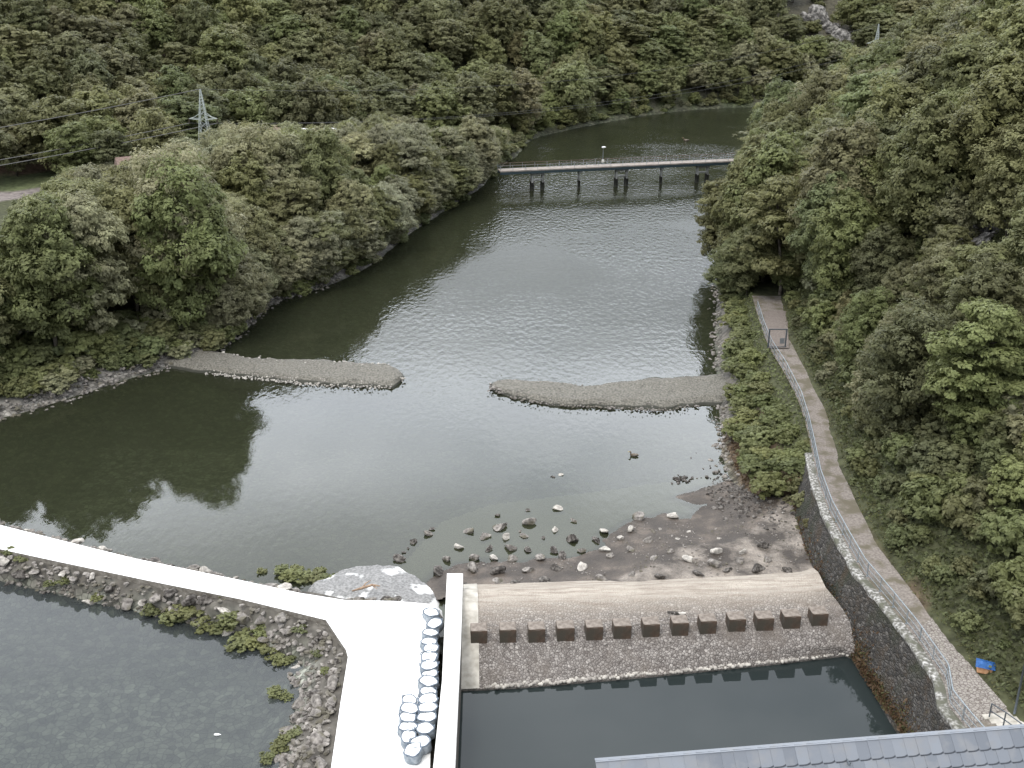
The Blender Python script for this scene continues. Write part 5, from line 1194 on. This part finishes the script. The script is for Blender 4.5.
# --- shrubs on the right slope above the walk
pts = scatter(26, 66, 44, 128, 2.35); inh = inside(pts[:, 0], pts[:, 1], RHILL); dp = dist_pl(pts[:, 0], pts[:, 1], PATH_EE); ns = 0
for (x, y), i_, d in zip(pts, inh, dp):
    if not i_ or d < .45: continue
    z = h1(x, y); px, py = proj(x, y, z + 1)
    if px > 1060 or py > 790: continue
    s = random.uniform(1.5, 2.5) if d > 3 else random.uniform(.9, 1.3)
    if math.hypot(x - lx, y - ly) < 2.4 or math.hypot(x - gb.location.x, y - gb.location.y) < 2.4: s = .5
    if d < s * .75: s = max(.6, d * 1.15)
    if math.hypot(px - 985, py - 235) < 38: continue
    c = random.choices([GREEN, DARK, OLIVE, LIGHT, BROWN, WILLOW], [.36, .27, .2, .07, .05, .05])[0]; ns += 1
    if ns > 295: break
    z_ = 'beside the near walk' if y < 70 else ('above the middle of the walk' if y < 95 else 'above the far walk')
    put(random.choice(shr_k), 'slope_bush', x, y, z - .25, s, s * random.uniform(.75, 1.15), c, f'{tonew[c]} bush on the steep slope {z_}', 'bush', f'{tonew[c]} bushes on the steep slope {z_}')
# --- shrubs between the walk and the river
pts = scatter(18, 36, 84, 150, 1.9); inr = inside(pts[:, 0], pts[:, 1], RIVER); drr = dist_pl(pts[:, 0], pts[:, 1], RB); dw_ = dist_pl(pts[:, 0], pts[:, 1], PATH_WE); land = inside(pts[:, 0], pts[:, 1], np.vstack([PATH_WE, [(900, 235), (900, -20)]]))
nb_ = 0
for (x, y), r_, d, dw2, ld in zip(pts, inr, drr, dw_, land):
    if r_ or ld or d < 1.5 or dw2 < 1.0: continue
    s = min(random.uniform(1.0, 1.7), max(.5, dw2 * .8)); c = random.choices([GREEN, LIGHT, OLIVE], [.4, .5, .10])[0]; nb_ += 1; s *= 1.12
    put(random.choice(shr_k), 'bank_bush', x, y, h1(x, y) - .2, s, s * random.uniform(.6, .85), c, f'{tonew[c]} bush on the bank between walk and river', 'bush', f'{tonew[c]} bushes on the bank between walk and river')
print('slope bushes', ns, 'bank', nb_)

for i, (px, py, z, s_, c) in enumerate([(803, 452, 3.2, 1.1, GREEN), (800, 470, 2.6, 1.2, GREEN), (794, 486, 2.0, 1.1, OLIVE), (787, 474, 1.6, 1.1, LIGHT), (804, 500, 2.2, .9, OLIVE), (789, 502, 1.0, .8, BROWN), (810, 522, 2.2, .7, BROWN), (777, 486, .8, .8, BROWN), (808, 448, 3.4, .9, OLIVE), (807, 464, 3.0, .9, LIGHT), (809, 482, 2.6, .8, OLIVE), (811, 500, 2.6, .6, GREEN), (796, 512, 1.0, .7, BROWN), (800, 530, 1.0, .6, BROWN)]):
    x, y, _ = G(px, py, z); put(random.choice(shr_k), 'bank_bush', x, y, z - .7, s_ * 1.15, s_ * 1.2, c, f'{tonew[c]} bush hanging over the far end of the masonry wall', 'bush', f'{tonew[c]} bushes hanging over the far end of the masonry wall')
# --- ground cover (ivy, grass, rusty weeds): masses nobody could count
def cover(name, pts, zs, size, color, label, spread=.12, up=.9, elong=1.6):
    r = np.random.default_rng(len(pts)); C = np.column_stack([pts, zs]); C = C + r.normal(size=C.shape) * [spread, spread, spread * .8]; Q = r.normal(size=C.shape) * .7 + [0, 0, up]
    V, Fc = leaves(C, Q, size * r.uniform(.5, 1.4, len(C)), r, elong); o = bpy.data.objects.new(name, quads_mesh(name, V, Fc, M['leaf'])); COL.objects.link(o); o.color = (*color, 1); tag(o, label, 'ground cover', kind='stuff')
def region(x0, x1, y0, y1, n, cond):
    p = np.column_stack([rng.uniform(x0, x1, n), rng.uniform(y0, y1, n)]); return p[cond(p[:, 0], p[:, 1])]
p = region(26, 68, 44, 130, 170000, lambda x, y: inside(x, y, RHILL) & (dist_pl(x, y, PATH_EE) > .5)); cover('ivy_cover', p, height(p[:, 0], p[:, 1]) + .15, .21, (.105, .118, .055), 'low ivy and brambles covering the right slope', .2)
p = region(26, 40, 44, 130, 40000, lambda x, y: inside(x, y, RHILL) & (dist_pl(x, y, PATH_EE) < .9 + .5 * vnoise(x, y, 2))); cover('verge_grass', p, height(p[:, 0], p[:, 1]) + .12, .10, (.13, .13, .055), 'thin grass verge along the inner edge of the walk', .05)
p = region(18, 38, 84, 140, 26000, lambda x, y: (~inside(x, y, RIVER)) & (dist_pl(x, y, RB) > 1.6) & ~inside(x, y, np.vstack([PATH_WE, [(900, 235), (900, -20)]]))); cover('bank_weeds', p, height(p[:, 0], p[:, 1]) + .1, .20, (.15, .17, .075), 'green weeds on the bank between walk and river', .15)
p = region(17, 30, 70, 100, 16000, lambda x, y: (~inside(x, y, RIVER)) & (dist_pl(x, y, RB) > .8) & (dist_pl(x, y, RB) < 1.2 + 3 * np.clip((92 - y) / 14, 0, 1) + vnoise(x, y, 2)) & ~inside(x, y, np.vstack([PATH_WE, [(900, 235), (900, -20)]]))); cover('rusty_weeds', p, np.maximum(height(p[:, 0], p[:, 1]), .2) + .05, .15, (.115, .078, .045), 'rusty brown weeds on the slope where the masonry wall ends', .12, .6, 2.2)
# rusty strip of weeds along the foot of the masonry wall
wb_ = polyline_at(wb, np.linspace(0, 1, 600)); wt_ = polyline_at(wt, np.linspace(0, 1, 600)); t = rng.uniform(0, 1, 30000); y_ = np.interp(t, np.linspace(0, 1, 600), wb_[:, 1])
far_ = np.clip((y_ - 60) / 24, 0, 1); hh = np.abs(rng.normal(0, 1, len(t))) * (.22 + .35 * far_ + (vnoise(y_, t * 0, 2.3) - .4) * .35); hh = np.clip(hh, 0, .95)
B3 = np.stack([np.interp(t, np.linspace(0, 1, 600), wb_[:, k]) for k in range(3)], 1); T3 = np.stack([np.interp(t, np.linspace(0, 1, 600), wt_[:, k]) for k in range(3)], 1)
base_h = .28 + np.where(y_ < 56, .05, 0) ; q = B3 + (T3 - B3) * (base_h + hh * .7)[:, None] - np.array([.15, 0, 0]); q = q[(q[:, 2] > .15) & (q[:, 2] < 3.7)]
msk = rng.random(len(q)) < .62
cover('rusty_weeds', q[msk][:, :2], q[msk][:, 2], .14, (.115, .074, .042), 'rusty brown weeds along the foot of the masonry wall', .08, .3, 2.2)
cover('wall_moss', q[~msk][:, :2], q[~msk][:, 2], .12, (.10, .10, .045), 'dull green moss and weeds low on the masonry wall', .08, .3, 1.6)
p = region(-90, -5, 95, 160, 40000, lambda x, y: (~inside(x, y, RIVER)) & (dist_pl(x, y, LB) > 3.0) & (dist_pl(x, y, LB) < 11)); cover('bank_grass', p, height(p[:, 0], p[:, 1]) + .12, .24, (.12, .125, .055), 'grass and nettles above the stones of the left bank', .15)
# --- weeds on the causeway
WD = [(10, 553, .6), (22, 560, .5), (48, 572, .5), (62, 574, .5), (95, 583, .5), (150, 597, .7), (168, 603, .9), (180, 602, 1.0), (195, 606, 1.0), (208, 612, .8), (222, 612, .8), (232, 628, .9), (244, 640, .9), (256, 645, .8), (262, 618, .7), (238, 650, .7), (270, 656, .7), (282, 662, .6), (275, 694, .6), (286, 698, .4), (285, 742, .6), (278, 750, .6), (295, 735, .5), (268, 760, .5), (282, 572, .7), (292, 577, .8), (303, 578, .8), (315, 580, .8), (328, 581, .7), (338, 578, .5), (296, 570, .5), (320, 572, .5), (262, 572, .4), (225, 596, .5), (318, 654, .4), (300, 628, .5), (290, 660, .4), (325, 672, .4), (305, 610, .4), (280, 606, .4)]
for i, (px, py, s) in enumerate(WD):
    z = .5
    for _ in range(4): x, y, _z = G(px, py, z); z = max(0, h1(x, y))
    z_ = 'on the river side of the walkway' if (py < 584 and px > 250) else ('where the riprap meets the left pool' if px < 310 and py > 590 else 'among the stones beside the walkway')
    put(random.choice(weed_k), 'weed_patch', x, y, z - .03, s * 1.25, s * .6, (.175, .185, .085), f'light green weed clump {z_}', 'weeds', f'light green weed clumps {z_}')
# --- rock faces
def rock_face(px, py, w_, h_, label, seed, y_guess, tilt):
    # find the slope surface under this line of sight
    d = ray(px, py); t_ = 60
    while t_ < 900:
        q = d * t_ + np.array([0, 0, CAM_H])
        if q[2] < h1(q[0], q[1]) + 1.0: break
        t_ += 1.0
    bm = bmesh.new(); r = np.random.default_rng(seed)
    for k in range(26):
        u = r.uniform(-.5, .5); v = r.uniform(-.5, .5); a = r.uniform(.10, .26)
        m = Matrix.Translation((q[0] + u * w_ + v * h_ * tilt, q[1] + v * h_ * .9, q[2] - .6 + v * h_ * .62)) @ Matrix.Rotation(r.uniform(-.3, .3), 4, 'Z') @ Matrix.Rotation(-.7 + r.uniform(-.2, .2), 4, 'Y') @ Matrix.Diagonal((w_ * a, w_ * a * .8, h_ * a * .7, 1))
        rr_ = bmesh.ops.create_icosphere(bm, subdivisions=3, radius=1, matrix=m)
        for vv in rr_['verts']:
            c = vv.co; n_ = fb(np.array([c.x * 1.4 + c.z]), np.array([c.y + c.z * 2.5]), 1.6, 4)[0]; vv.co = c + (c - Vector(q)).normalized() * 1.4 * n_ + Vector((0, -1, .4)) * (round(n_ * 6) / 6) * .9
    m_ = noise_mat('cliff', (.09, .085, .08), (.38, .36, .335), .9, bump=1, bscale=2, lo=.42, hi=.68, dist=.4)
    o = bm_obj('rock_outcrop', bm, m_); tag(o, label, 'rock face')
rock_face(828, 28, 8, 17, 'grey slanting rock face high among the trees at the river bend', 5, 330, -.55)
for i in range(34):
    px, py = random.uniform(786, 862), random.uniform(2, 66)
    if abs((py - 28) - (px - 828) * .95) < 13 and 10 < py < 50: continue
    d = ray(px, py); t_ = 200
    while t_ < 700:
        q = d * t_ + np.array([0, 0, CAM_H])
        if q[2] < h1(q[0], q[1]) + .5: break
        t_ += 4
    c = random.choice([DARK, OLIVE, OLIVE, GREEN]); s_ = random.uniform(2.2, 3.8)
    put(random.choice(shr_k), 'cliff_bush', q[0], q[1], h1(q[0], q[1]) - .4, s_, s_ * .9, c, f'{tonew[c]} bush on the steep ground around the grey rock face', 'bush', f'{tonew[c]} bushes on the steep ground around the grey rock face')
rock_face(985, 238, 5, 4, 'small grey rock outcrop on the right slope at the picture edge', 6, 110, .2)
